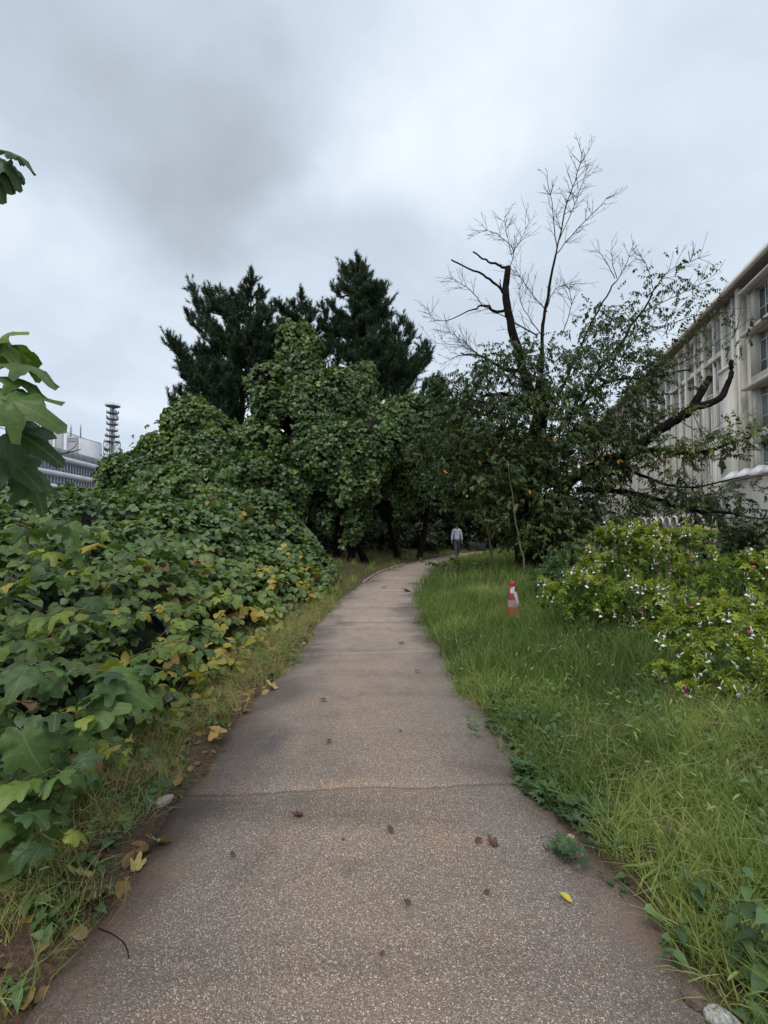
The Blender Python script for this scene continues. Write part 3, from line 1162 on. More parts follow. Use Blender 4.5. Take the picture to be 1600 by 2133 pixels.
for py, azs in ((857, (.2, -.6, -2.4, 3.3)), (869, (-.1, -1.2, -2.6, 2.9)), (880, (3.3, -2.2, -.7)), (893, (3.2, -1.1)), (905, (-2.2,)), (866, (-.3, -2.9))):
    for a_ in azs:
        o = link('antenna_dish', dish_me, None, tw)
        o.location = (3.0 * math.cos(a_), 3.0 * math.sin(a_), z_(py))
        o.rotation_euler = (PI / 2, 0, a_ + PI / 2)
MB().tube([(TX, TY, z_(845)), (TX, TY, z_(841)), (TX, TY, z_(835))], [.5, .12, .06], 6).build('mast', fm_, tw)

# ================================================================ plants: shared makers
def rdir(n, rng):
    v = rng.normal(size=(n, 3))
    return v / np.linalg.norm(v, axis=1, keepdims=True)


class Ell:
    def __init__(s, px, py, rpx, rpy, Y, dep=None):
        s.c = at(px, py, Y)
        s.r = np.array([rz(rpx, Y), dep if dep else rz(rpx, Y), rz(rpy, Y)])

    def val(s, P):
        return np.sqrt((((P - s.c) / s.r) ** 2).sum(1))


def hull(name, ells, shrink, parent, mat, seed=0, sub=4):
    """a dark core that paints the shade inside a mass of foliage"""
    bm = bmesh.new()
    bmesh.ops.create_icosphere(bm, subdivisions=sub, radius=1)
    V0 = np.array([v.co[:] for v in bm.verts])
    F0 = [[v.index for v in f.verts] for f in bm.faces]
    bm.free()
    mb = MB()
    for q, e_ in enumerate(ells):
        P = e_.c + V0 * e_.r * shrink
        nz = (fbm(P, 1.6, seed + q, 3) - .5) * .5
        P = e_.c + V0 * e_.r * shrink * (1 + nz[:, None] + (fbm(P, 6, seed, 2)[:, None] - .5) * .12)
        P[:, 2] = np.maximum(P[:, 2], -.05)
        mb.add(P, F0)
    o = mb.build(name, mat, parent)
    o['kind'] = 'stuff'
    return o


def shell_points(ells, dens, rng, lump=.10, back=-.35, zmin=.15, inside=.86):
    """points over the outside of a union of ellipsoids, on the side that can be seen"""
    Ps, Ns = [], []
    for q, e_ in enumerate(ells):
        area = 4 * PI * ((e_.r[0] * e_.r[1]) ** 1.6 / 3 + (e_.r[0] * e_.r[2]) ** 1.6 / 3 + (e_.r[1] * e_.r[2]) ** 1.6 / 3) ** (1 / 1.6)
        n = int(area * dens)
        u = rdir(n, rng)
        P = e_.c + u * e_.r
        N = u / e_.r
        N /= np.linalg.norm(N, axis=1, keepdims=True)
        f = (fbm(P, 1.3, 77, 3) - .5) * 2 * lump * 2.2 + rng.uniform(-.08, .04, n) * 1.0
        P = e_.c + (P - e_.c) * (1 + f[:, None])
        tc = EYE - P
        tc /= np.linalg.norm(tc, axis=1, keepdims=True)
        ok = ((N * tc).sum(1) > back) & (P[:, 2] > zmin)
        for r_, e2 in enumerate(ells):
            if r_ != q:
                ok &= e2.val(P) > inside
        Ps.append(P[ok])
        Ns.append(N[ok])
    return np.vstack(Ps), np.vstack(Ns)


DOWN = np.array([0, 0, -1.0])
UP = np.array([0, 0, 1.0])


def shingle(P, N, rng, jit=.35, up=.5, droop=.8):
    n = len(P)
    z = N + UP * up + rng.normal(0, jit, (n, 3))
    y = DOWN * droop + N * .6 + rng.normal(0, jit * 1.6, (n, 3))
    return frames(y, z)


def tint_of(P, rng, lo, hi, seed, blotch=.35):
    t = rng.uniform(0, 1, len(P)) * (1 - blotch) + fbm(P, .9, seed, 2) * blotch
    return lo + (hi - lo) * t


# ---------------------------------------------------------------- pines
def pine(label, base_px, Y, trunk, tips, fill, seed, dens=1.0, nfill=40):
    rng = np.random.default_rng(seed)
    bx_ = at(base_px, 1150, Y)
    par = empty('pine_tree', (bx_[0], Y, 0), label, 'pine tree', 'pines rising behind the vines')
    tp = [at(px, py, Y) for px, py in trunk]
    tp[0][2] = 0
    tr = curve_pts(tp, 20, .05, rng)
    MB().tube(tr, np.linspace(.30, .015, 20), 8).build('trunk', M['bark'], par, True)
    zs_ = tr[:, 2]
    br = MB()
    P, D, S = [], [], []

    def bough(tip, r0=.09):
        hz = max(tip[2] - np.linalg.norm(tip[:2] - tr[-1, :2]) * rng.uniform(.35, .75) - rng.uniform(.2, .8), 3.0)
        k = np.argmin(np.abs(zs_ - min(hz, zs_[-1] - .3)))
        s0 = tr[k]
        v = tip - s0
        L = np.linalg.norm(v)
        mid1 = s0 + v * .35 + np.array([0, 0, -.10 * L * .5]) + rng.normal(0, .05 * L, 3) * [1, 1, .3]
        mid2 = s0 + v * .72 + np.array([0, 0, -.12 * L]) + rng.normal(0, .04 * L, 3) * [1, 1, .3]
        cv = curve_pts([s0, mid1, mid2, tip], 14)
        br.tube(cv, np.linspace(r0, .02, 14), 4, False)
        dd = np.gradient(cv, axis=0)
        dd /= np.linalg.norm(dd, axis=1, keepdims=True)
        # shoots along the bough, longest in its middle, all turning up at their ends
        nb = int(max(8, L * 9 * dens))
        for q in range(nb):
            f = rng.uniform(.18, 1.0)
            i_ = min(int(f * 13), 12)
            o_ = cv[i_] + (cv[i_ + 1] - cv[i_]) * rng.uniform()
            dr = dd[i_] * .9 + rng.normal(0, .75, 3) * [1, 1, .55] + UP * .35
            dr /= np.linalg.norm(dr)
            sl = rng.uniform(.35, 1.0) * (1.25 - .75 * f) * (.45 + .12 * L)
            e_ = o_ + dr * sl + UP * .25 * sl
            ns = max(2, int(sl / .24))
            for w_ in range(ns + 1):
                g_ = (w_ + .4) / (ns + .4)
                P.append(o_ + (e_ - o_) * g_ + rng.normal(0, .03, 3))
                D.append((e_ - o_) / (sl + 1e-6) + UP * (.15 + .5 * g_) + rng.normal(0, .25, 3))
                S.append(rng.uniform(.42, .62))
        for w_ in range(3):
            P.append(cv[-1] - dd[-1] * .22 * w_)
            D.append(dd[-1] + UP * .6)
            S.append(.6)

    for px, py in tips:
        bough(at(px, py, Y + rng.uniform(-1.2, 1.2)))
    for q in range(nfill):
        e_ = fill[rng.integers(len(fill))]
        u = rdir(1, rng)[0] * rng.uniform(.5, 1) ** .5
        c = at(e_[0] + u[0] * e_[2], e_[1] - abs(u[2]) * e_[3] * (1 if rng.uniform() < .7 else -1), Y + u[1] * rz(e_[2], Y) * .8 - .2)
        bough(c, .06)
    for k in range(90):                              # shoots clothing the leader
        f = rng.uniform(.45, 1)
        c = tr[min(int(f * 19), 19)]
        o_ = rng.normal(0, 1, 3) * [1, 1, .3]
        o_ /= np.linalg.norm(o_)
        P.append(c + o_ * rng.uniform(0, .5) * (1.15 - f) + UP * 0)
        D.append(o_ * .8 + UP * .9)
        S.append(rng.uniform(.4, .6))
    br.build('branches', M['bark'], par)['kind'] = 'stuff'
    P, D, S = np.array(P), np.array(D), np.array(S)
    n = len(P)
    rot = frames(D, rng.normal(size=(n, 3)))
    t = tint_of(P, rng, .1, .8, seed)
    t[rng.uniform(size=n) < .02] = 1
    stamp('crown', TUFT, rng.integers(0, len(TUFT), n), P, rot, S, t, M['needle'], par, kind=None)
    return n


tot_t = 0
tot_t += pine('dark spreading pine with upswept ragged boughs, behind the left end of the vine-draped trees', 505, 31,
              [(505, 1150), (500, 900), (515, 750), (525, 575)],
              [(525, 575), (508, 607), (545, 612), (398, 603), (410, 640), (458, 612), (487, 618), (425, 650), (352, 712), (368, 728), (395, 665), (376, 768), (372, 735),
               (385, 790), (378, 822), (358, 838), (430, 612), (440, 690), (545, 655), (560, 668), (576, 640), (590, 680), (470, 650), (405, 735), (420, 780), (410, 860), (560, 720),
               (450, 830), (480, 860), (600, 700)],
              [(470, 740, 80, 80), (520, 700, 60, 80), (450, 800, 70, 50), (560, 740, 50, 70)], 3, 1.4, 62)
tot_t += pine('short-topped dark pine peeping up between the two big pines above the vine tower', 632, 33,
              [(632, 1150), (630, 900), (629, 720), (627, 614)],
              [(627, 614), (612, 640), (645, 642), (658, 655), (600, 660), (667, 680), (590, 650), (578, 636), (700, 700), (610, 690), (650, 700), (575, 700), (690, 735)],
              [(630, 720, 50, 60), (680, 740, 40, 50), (590, 720, 35, 50)], 4, 1.2, 26)
tot_t += pine('tallest dark pine with a narrow pointed crown, behind the right vine tower', 765, 32,
              [(765, 1150), (765, 900), (752, 720), (747, 543)],
              [(747, 543), (738, 560), (758, 566), (715, 560), (712, 590), (694, 604), (722, 585), (770, 575), (800, 598), (790, 620), (815, 632), (812, 660), (675, 648), (690, 640),
               (668, 672), (836, 672), (850, 690), (845, 720), (862, 700), (886, 722), (890, 745), (870, 765), (888, 760), (850, 790), (865, 780), (700, 680), (690, 715), (800, 650), (730, 620),
               (775, 600), (822, 700)],
              [(760, 680, 60, 90), (790, 740, 75, 70), (740, 740, 60, 70), (810, 780, 60, 40), (765, 640, 35, 60)], 5, 1.4, 78)
tot_t += pine('small dark pine at the gap between the vine mass and the bare twigs', 905, 36,
              [(905, 1150), (905, 900), (905, 790)], [(905, 788), (890, 800), (925, 795), (930, 820), (880, 815), (915, 810)],
              [(905, 840, 35, 40)], 6, 1.0, 14)
print('tufts', tot_t)


HOLES = [Ell(606, 905, 24, 44, 18.4, 2.2), Ell(662, 1085, 22, 60, 18.4, 2.5), Ell(768, 905, 26, 34, 20, 2.0), Ell(520, 838, 16, 36, 18.8, 1.5), Ell(800, 1075, 26, 50, 20, 2.5),
         Ell(708, 1085, 9, 50, 18.4, 2.0), Ell(470, 900, 14, 22, 18.6, 1.2)]


def unhole(P):
    ok = np.ones(len(P), bool)
    for h_ in HOLES:
        ok &= h_.val(P + (fbm(P, 1.8, 12, 2)[:, None] - .5) * .8) > 1
    return ok


# ---------------------------------------------------------------- vine towers
def vine_tree(label, ells, seed, base_px, Y, tlo=.05, thi=.62, yellow=.02, dens=74, size=(.115, .185), n_parts=300, trunks=(), shrink=.76):
    rng = np.random.default_rng(seed)
    b_ = at(base_px, 1150, Y)
    par = empty('vine_covered_tree', (b_[0], Y, 0), label, 'vine-covered tree', 'trees smothered in kudzu')
    hull('shade_hull', ells, shrink, par, M['shade_fill'], seed)
    for tx in trunks:
        p0 = at(tx, 1150, Y)
        p0[2] = 0
        cv = curve_pts([p0, p0 + [rng.normal(0, .2), 0, 1.5], p0 + [rng.normal(0, .4), rng.normal(0, .3), 4.2]], 8)
        MB().tube(cv, np.linspace(.16, .09, 8), 7).build('trunk', M['bark'], par, True)
    P, N = shell_points(ells, dens, rng, .17)
    g_ = fbm(P, .95, seed + 9, 2)
    k_ = rng.uniform(size=len(P)) < .12 + .88 * smooth(g_, .27, .44)
    P, N, g_ = P[k_], N[k_], g_[k_]
    k_ = unhole(P)
    P, N = P[k_], N[k_]
    # runners that hang down from the lumps
    m_ = rng.choice(len(P), len(P) // 130, replace=False)
    for q in m_:
        if N[q, 2] > .5 or P[q, 2] < 1.6:
            continue
        L = min(rng.uniform(.4, 1.5), P[q, 2] - .5)
        k2 = int(L * 26)
        R0 = P[q] + N[q] * [1, 1, 0] * rng.uniform(.05, .25)
        Q = R0 + np.column_stack([rng.normal(0, .09, k2), rng.normal(0, .07, k2), -rng.uniform(0, L, k2)])
        P, N = np.vstack([P, Q]), np.vstack([N, np.tile(N[q], (k2, 1))])
    n = len(P)
    t = tint_of(P, rng, tlo, thi, seed, .55)
    # broad random patches of leaves are yellower in kind
    t = t + .14 * smooth(fbm(P, .35, seed + 5, 2), .5, .7)
    y_ = rng.uniform(size=n)
    t[y_ < yellow] = rng.uniform(.7, .88, (y_ < yellow).sum())
    leaves(par, K_LO, rng.integers(0, len(K_LO), n), P, shingle(P, N, rng), rng.uniform(size[0], size[1], n), np.clip(t, 0, 1), M['kudzu'], n_parts, bulk='vine_leaves')
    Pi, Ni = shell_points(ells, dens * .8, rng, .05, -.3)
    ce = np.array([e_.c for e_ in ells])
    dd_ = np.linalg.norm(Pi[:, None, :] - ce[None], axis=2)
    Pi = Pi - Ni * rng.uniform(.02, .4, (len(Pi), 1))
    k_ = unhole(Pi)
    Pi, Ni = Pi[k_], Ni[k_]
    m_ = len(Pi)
    stamp('inner_leaves', K_LO, rng.integers(0, len(K_LO), m_), Pi, shingle(Pi, Ni, rng, .6), rng.uniform(.1, .18, m_), rng.uniform(0, .3, m_), M['kudzu'], par)  # low tints paint the shade in the gaps between outer leaves
    # loose trailing shoots that break the outline
    m_ = rng.choice(n, n // 22, replace=False)
    Q, NQ = P[m_] + N[m_] * rng.uniform(.05, .3, (len(m_), 1)) + UP * rng.uniform(0, .15, (len(m_), 1)), N[m_]
    stamp('trailing_shoots', K_LO, rng.integers(0, len(K_LO), len(Q)), Q, shingle(Q, NQ, rng, .7), rng.uniform(.09, .14, len(Q)), np.clip(t[m_] + .15, 0, .75), M['kudzu'], par)
    return n


E = Ell
nv = 0
nv += vine_tree('tall leaf tower of kudzu, the highest of the vine-smothered trees', [
    E(617, 722, 40, 50, 20), E(622, 790, 50, 66, 19.8), E(640, 860, 80, 80, 19.5), E(690, 850, 62, 76, 19.5), E(665, 940, 95, 80, 19), E(690, 812, 32, 42, 19.8),
    E(605, 1020, 70, 70, 18.6)], 21, 640, 20, trunks=(640, 700))
nv += vine_tree('yellower bulging kudzu shoulder on the left flank of the tall leaf tower', [
    E(553, 800, 40, 46, 18.8), E(562, 850, 48, 50, 18.6), E(545, 925, 46, 50, 18.5)], 22, 560, 18.8, tlo=.2, thi=.68, n_parts=200)
nv += vine_tree('small rounded kudzu turret to the right of the tall leaf tower', [
    E(752, 806, 36, 50, 21), E(762, 860, 34, 56, 21)], 23, 755, 21, n_parts=150)
nv += vine_tree('wide domed mass of kudzu at the left, stepping down towards the distant lattice tower', [
    E(412, 892, 68, 58, 19.5), E(450, 960, 95, 70, 19), E(360, 960, 80, 52, 19.5), E(300, 980, 60, 40, 18.5), E(520, 1010, 90, 66, 18), E(400, 1030, 120, 60, 17.5), E(250, 985, 45, 38, 18)],
    24, 430, 19.5, trunks=(420,), tlo=.1, thi=.66)
nv += vine_tree('kudzu curtain hanging in long tongues over the dark hollow beside the path', [
    E(725, 950, 66, 66, 18.8), E(735, 1015, 44, 44, 18.6, .9), E(738, 1076, 22, 50, 18.4, .35), E(690, 1025, 30, 44, 18.6, .7), E(688, 1075, 14, 34, 18.4, .3), E(775, 1010, 20, 40, 18.8, .5), E(770, 930, 60, 66, 19.5)],
    25, 740, 19.2, trunks=(700, 765, 728), dens=80)
nv += vine_tree('low broad kudzu mass leaning right towards the leafy cherry tree', [
    E(842, 878, 62, 52, 22), E(815, 930, 62, 60, 21), E(880, 930, 60, 66, 23), E(845, 1000, 62, 60, 22, 1.4), E(810, 1050, 34, 46, 21, .8)],
    26, 845, 22.5, trunks=(830, 872), n_parts=200, tlo=0, thi=.5)
print('vine leaves', nv)


# ---------------------------------------------------------------- the dark wood behind the path
def leafy_tree(name, label, cat, group, base, ells, seed, dens, mat, temps, size, tint=(0, 1), trunk=None, n_tr=1, hullm=None, lean=0, accent=0, back=-.6, fillv=.5):
    rng = np.random.default_rng(seed)
    par = empty(name, base, label, cat, group)
    base = np.array(base, float)
    if trunk:
        for q in range(n_tr):
            top = ells[q % len(ells)].c
            p0 = base + [q * .35 - .2 * (n_tr - 1) / 2, rng.normal(0, .1), -.05]
            cv = curve_pts([p0, p0 * .55 + top * .45 + [rng.normal(0, .25), 0, 0], top], 12)
            MB().tube(cv, np.linspace(trunk, trunk * .35, 12), 8).build('trunk', M['bark'], par, True)
    if hullm:
        hull('shade_core', ells, hullm, par, M['shade_fill'], seed, 2)
    br = MB()
    Ps, Ds = [], []
    for e_ in ells:
        vol = e_.r.prod() * 4.19
        n = max(8, int(vol * dens))
        u = rdir(n, rng) * rng.uniform(fillv ** 3, 1, (n, 1)) ** (1 / 3)
        P = e_.c + u * e_.r
        g_ = fbm(P, 1.1, seed, 3)
        k_ = g_ > .40
        P, u = P[k_], u[k_]
        if e_.r[0] > .3:
            for w_ in range(min(14, int(3 + e_.r[0] * 3))):
                q_ = P[rng.integers(len(P))] if len(P) else e_.c
                m_ = (e_.c + q_) / 2 + rng.normal(0, .12, 3)
                br.tube(curve_pts([e_.c - [0, 0, e_.r[2] * .3], m_, q_], 6), np.linspace(.035, .008, 6), 3, False)
        Ps.append(P)
        Ds.append(u * [1, 1, .5])
    P, D = np.vstack(Ps), np.vstack(Ds)
    ok = P[:, 2] > .1
    P, D = P[ok], D[ok]
    n = len(P)
    D = D + rng.normal(0, .45, (n, 3)) + DOWN * .12
    Z = UP + rng.normal(0, .45, (n, 3))
    if br.V:
        br.build('branches', M['bark'], par)['kind'] = 'stuff'
    t = tint_of(P, rng, tint[0], tint[1], seed, .45)
    a_ = rng.uniform(size=n)
    t[a_ < accent] = 1.0
    stamp('crown', temps, rng.integers(0, len(temps), n), P, frames(D, Z), rng.uniform(size[0], size[1], n), np.clip(t, 0, 1), mat, par, kind=None)
    return par, n


def g0(px, Y, dz=0):
    p = at(px, 1150, Y)
    return (p[0], Y, float(ground_z(p[0], Y)) + dz)


WB = 'woodland trees behind the bend'
nl = 0
for q, (px, Y, lab, el) in enumerate([
    (770, 29, 'dark broadleaf tree in the shade directly behind the hanging kudzu curtain', [(770, 1000, 90, 90), (760, 1080, 80, 70)]),
    (850, 31, 'dark broadleaf tree closing the view at the bend of the path', [(850, 960, 80, 90), (860, 1070, 80, 70)]),
    (925, 33, 'dark woodland tree above the walker, crown meeting the cherry', [(930, 900, 70, 70), (940, 990, 80, 80), (935, 1070, 60, 40)]),
    (1020, 34, 'dark woodland tree seen through the cherry branches beyond the walker', [(1020, 960, 80, 60), (1030, 1060, 90, 60)]),
    (1110, 36, 'dense dark tree behind the cherry trunks', [(1120, 1080, 100, 60), (1110, 960, 70, 40)]),
    (640, 30, 'dark tree deep in the hollow behind the tall leaf tower', [(640, 1060, 120, 90)]),
]):
    ells = [Ell(a, b2, c, d2, Y, 3.0) for a, b2, c, d2 in el]
    p_, n = leafy_tree('woodland_tree', lab, 'tree', WB, g0(px, Y), ells, 60 + q, 14, M['wood_leaf'], SPRAY_DENSE, (.45, .75), (0, 1), .22, 2, .78)
    nl += n
# undergrowth along the shaded left side of the bend
for q, (px, Y, rpx, py, rpy) in enumerate([(700, 22.5, 60, 1125, 30), (790, 25, 60, 1118, 36), (860, 28, 70, 1115, 34), (930, 32, 60, 1118, 30), (640, 20.5, 40, 1130, 30)]):
    lab = ['low dark bush at the foot of the hanging kudzu curtain', 'low dark bush in the deepest shade left of the bend', 'low dark bush where the path turns out of sight',
           'low dark bush behind the walker', 'low dark bush under the tall leaf tower'][q]
    p_, n = leafy_tree('shade_bush', lab, 'bush', 'bushes in the shade of the wood', g0(px, Y), [Ell(px, py, rpx, rpy, Y, 1.2)], 90 + q, 28, M['wood_leaf'], SPRAY_DENSE, (.35, .6),
                       (.1, 1), None, 1, .72)
    nl += n
print('wood sprays', nl)

# ---------------------------------------------------------------- the cherry tree
CY = 16.0
cb = g0(1105, CY)
rng = np.random.default_rng(5)
ch = empty('cherry_tree', cb, 'big dark cherry tree with a lopped black stem and bare twigs above its leafy crown', 'tree')


def limb(name, pts, r0, r1, k=8, n=16, wob=.02, mat='bark', par=ch):
    P = [at(px, py, Yd) for px, py, Yd in pts]
    cv = curve_pts(P, n, wob, rng)
    o = MB().tube(cv, np.linspace(r0, r1, n) * (1 + rng.normal(0, .04, n)), k).build(name, M[mat], par, True)
    return cv


limb('trunk', [(1108, 1210, 16), (1112, 1100, 16), (1105, 1000, 16), (1128, 880, 16), (1130, 790, 16)], .30, .20, 10)
limb('trunk', [(1085, 1200, 16.3), (1080, 1100, 16.2), (1100, 960, 16.1), (1118, 860, 16)], .17, .12)
limb('trunk', [(1130, 1205, 15.8), (1150, 1090, 15.7), (1200, 990, 15.5), (1290, 950, 15.2)], .2, .14)
stump = limb('stem', [(1118, 860, 16), (1092, 780, 15.8), (1075, 715, 15.7), (1056, 640, 15.6), (1054, 590, 15.6), (1058, 556, 15.6)], .17, .095, 9, 22, .012)
d_ = stump[-1] - stump[-2]
cutr = MB().tube([stump[-1] + d_ * .01, stump[-1] + d_ / np.linalg.norm(d_) * .02], [.08, .075], 9).build('cut_face', M['cut'], ch)
limb('branch', [(1055, 645, 15.6), (1035, 648, 15.6), (1005, 636, 15.6), (985, 645, 15.5), (930, 668, 15.4)], .055, .014, 6)
limb('branch', [(1052, 612, 15.6), (1020, 582, 15.6), (985, 562, 15.5), (940, 541, 15.4)], .045, .022, 6)
limb('branch', [(1054, 558, 15.6), (1020, 545, 15.5), (985, 524, 15.4)], .042, .022, 6)
limb('branch', [(1050, 615, 15.6), (1043, 590, 15.6), (1041, 582, 15.6)], .03, .012, 5, 6)
limb('branch', [(1090, 770, 15.8), (1050, 768, 15.2), (1010, 745, 14.8), (960, 735, 14.5)], .07, .02, 6)
# leaning lopped limb on the right
lim = limb('stem', [(1130, 1010, 15.7), (1230, 985, 15.2), (1310, 945, 14.8), (1370, 898, 14.4), (1405, 875, 14.3), (1435, 857, 14.3), (1462, 815, 14.3), (1478, 786, 14.3)], .19, .095, 10, 26, .015)
MB().tube([lim[-1], lim[-1] + np.array([.01, 0, .015])], [.09, .085], 9).build('cut_face', M['cut'], ch)
limb('stem', [(1405, 878, 14.3), (1440, 852, 14.2), (1490, 836, 14.2), (1512, 815, 14.2), (1522, 780, 14.2), (1524, 750, 14.2)], .13, .06, 8, 18, .012)
limb('branch', [(1300, 955, 14.9), (1360, 935, 14.0), (1430, 945, 13.4), (1520, 925, 13.0), (1590, 895, 12.8)], .09, .02, 6)
limb('branch', [(1290, 965, 15), (1370, 1005, 14.2), (1450, 1015, 13.8), (1560, 990, 13.5)], .06, .012, 6)
limb('branch', [(1200, 1020, 15.2), (1330, 1030, 14.5), (1420, 1060, 14), (1520, 1070, 13.6), (1600, 1085, 13.4)], .09, .02, 6)
# bare leader and its twigs
lead = limb('stem', [(1128, 880, 16), (1130, 700, 16), (1140, 620, 16), (1158, 530, 16)], .075, .034, 8, 16, .01)
limb('stem', [(1160, 900, 15.8), (1250, 770, 15.6), (1330, 660, 15.4), (1362, 605, 15.3)], .06, .022, 7)
limb('stem', [(1150, 860, 15.9), (1200, 740, 15.8), (1255, 630, 15.8), (1285, 585, 15.8)], .045, .018, 7)
limb('branch', [(1180, 880, 15.8), (1260, 800, 15), (1350, 785, 14.6), (1440, 770, 14.3)], .06, .02, 6)
limb('branch', [(1110, 840, 16), (1030, 820, 15.5), (960, 850, 15), (890, 870, 14.8)], .08, .02, 6)
limb('branch', [(1100, 1000, 15.8), (1000, 960, 15.2), (920, 960, 14.8)], .08, .02, 6)


def twigs(mb, p, d, L, r, depth, rng, spread=.55, up=.25):
    """a zigzag twig with side twigs of its own"""
    n = max(3, int(L / .22))
    pts = [p]
    d = d / np.linalg.norm(d)
    side = 1
    for k in range(n):
        d = d + rng.normal(0, .15, 3) + UP * .02 * up
        d /= np.linalg.norm(d)
        pts.append(pts[-1] + d * L / n)
    pts = np.array(pts)
    mb.tube(pts, np.linspace(r, max(r * .35, .0045), n + 1), 4 if r > .015 else 3, False)
    if depth <= 0:
        return
    nb = max(2, int(L / .34))
    for k in range(nb):
        f = rng.uniform(.15, .97)
        i_ = min(int(f * n), n - 1)
        dd = pts[i_ + 1] - pts[i_]
        dd /= np.linalg.norm(dd)
        ax = np.cross(dd, rdir(1, rng)[0] * [.4, 1.2, .4])
        ax /= np.linalg.norm(ax) + 1e-9
        side = -side
        nd_ = dd + ax * side * rng.uniform(.5, 1.0) * spread * 1.7 + UP * up
        twigs(mb, pts[i_], nd_, L * rng.uniform(.25, .55) * (1.15 - .5 * f), max(r * .45, .005), depth - 1, rng, spread, up)


tw_ = MB()


def tw_px(pts, r, L, depth, up=.25):
    P = curve_pts([at(*p_) for p_ in pts], 12, .01, rng)
    tw_.tube(P, np.linspace(r, r * .35, 12), 4, False)
    for k in range(int(len(pts) * 4)):
        i_ = rng.integers(2, 11)
        dd = P[i_ + 1] - P[i_] if i_ < 11 else P[11] - P[10]
        dd /= np.linalg.norm(dd)
        ax = np.cross(dd, np.array([rng.normal(0, .3), 1, rng.normal(0, .3)])) * (1 if rng.uniform() < .5 else -1)
        twigs(tw_, P[i_], dd + ax * rng.uniform(.5, 1.1) + UP * up, L * rng.uniform(.5, 1.1), r * .4, depth, rng, .55, up)


tw_px([(1158, 530, 16), (1180, 430, 16), (1200, 370, 16), (1216, 310, 16)], .032, 1.1, 2, .35)
tw_px([(1158, 530, 16), (1200, 480, 16), (1250, 430, 16), (1270, 408, 16)], .022, .9, 1)
tw_px([(1165, 500, 16), (1200, 420, 16), (1225, 345, 16)], .02, .8, 1)
tw_px([(1160, 520, 16), (1150, 430, 16), (1136, 350, 16)], .02, .7, 1)
tw_px([(1062, 558, 16), (1070, 520, 16), (1040, 490, 16), (1010, 478, 16)], .018, .8, 1)
tw_px([(1065, 530, 16), (1085, 500, 16), (1105, 455, 16)], .016, .8, 1)
tw_px([(1065, 530, 16), (1055, 480, 16), (1052, 450, 16)], .014, .6, 1)
tw_px([(1140, 650, 16), (1100, 600, 16), (1070, 555, 16)], .02, .9, 1)
tw_px([(1140, 640, 16), (1160, 600, 16), (1215, 590, 16)], .018, .9, 1)
tw_px([(930, 668, 15.4), (905, 665, 15.4), (890, 640, 15.4)], .012, .6, 1)
tw_px([(1010, 640, 15.5), (975, 600, 15.4), (930, 575, 15.4)], .016, .8, 1)
tw_px([(1120, 700, 16), (1070, 670, 16), (1010, 640, 16)], .03, .9, 1)
tw_px([(1010, 745, 14.8), (960, 720, 14.6), (900, 715, 14.5)], .016, .9, 2)
tw_px([(1000, 745, 14.8), (960, 740, 14.6), (915, 760, 14.5)], .014, .7, 1)
tw_px([(1000, 740, 14.8), (950, 700, 14.6), (930, 690, 14.5)], .012, .7, 1)
tw_px([(1285, 585, 15.8), (1300, 560, 15.8), (1322, 505, 15.8)], .02, .6, 1)
tw_px([(1285, 580, 15.8), (1275, 540, 15.8), (1275, 500, 15.8)], .014, .5, 0)
tw_px([(1280, 580, 15.8), (1260, 540, 15.8), (1240, 518, 15.8)], .014, .5, 0)
tw_px([(1170, 700, 15.9), (1190, 640, 15.9), (1185, 600, 15.9)], .018, .9, 1)
tw_px([(1130, 700, 16), (1090, 640, 16), (1080, 590, 16)], .018, .9, 1)
tw_px([(1362, 605, 15.3), (1400, 560, 15.2), (1480, 530, 15.1)], .02, .9, 1)
tw_px([(1340, 650, 15.3), (1420, 610, 15.2), (1490, 580, 15.1)], .02, .9, 1)
tw_px([(1330, 700, 15.2), (1440, 660, 15.0), (1520, 640, 14.9)], .02, .9, 1)
tw_px([(1350, 785, 14.6), (1450, 740, 14.4), (1570, 660, 14.2)], .025, .9, 1, .05)
tw_px([(1362, 605, 15.3), (1350, 560, 15.3), (1330, 525, 15.3)], .014, .5, 1)
tw_px([(1420, 880, 14), (1470, 900, 13.9), (1540, 880, 13.8)], .014, .8, 1, -.1)
tw_px([(1440, 852, 14), (1470, 930, 13.9), (1480, 1000, 13.8)], .012, .7, 1, -.2)
tw_px([(1300, 1000, 14.5), (1360, 1060, 14.2), (1440, 1090, 13.9)], .02, .8, 1, -.1)
tw_.build('twigs', M['twig'], ch)['kind'] = 'stuff'


def sprays(par, name, pats, dens, temps, size, tint, seed, mat, thr=.40, accent=0, dep=1.0, hang=.3, kind='stuff', out=True):
    rng = np.random.default_rng(seed)
    Ps, Ds = [], []
    for (px, py, rx, ry, Yd) in pats:
        e_ = Ell(px, py, rx, ry, Yd, max(.5, rz(rx, Yd) * dep))
        n = max(6, int(e_.r.prod() * 4.19 * dens))
        u = rdir(n, rng) * rng.uniform(.05, 1, (n, 1)) ** (1 / 3)
        P = e_.c + u * e_.r
        k_ = fbm(P * [1, 1, 1.6], 1.5, seed, 3) > thr
        Ps.append(P[k_])
        Ds.append((u * [1, 1, .4])[k_])
    P, D = np.vstack(Ps), np.vstack(Ds)
    n = len(P)
    D = D * (1 if out else .3) + rng.normal(0, .4, (n, 3)) + DOWN * hang
    t = tint_of(P, rng, tint[0], tint[1], seed, .4)
    t[rng.uniform(size=n) < accent] = rng.choice([.94, .97, 1.0])
    o = stamp(name, temps, rng.integers(0, len(temps), n), P, frames(D, UP + rng.normal(0, .4, (n, 3))), rng.uniform(size[0], size[1], n), np.clip(t, 0, 1), mat, par, kind=kind)
    return n


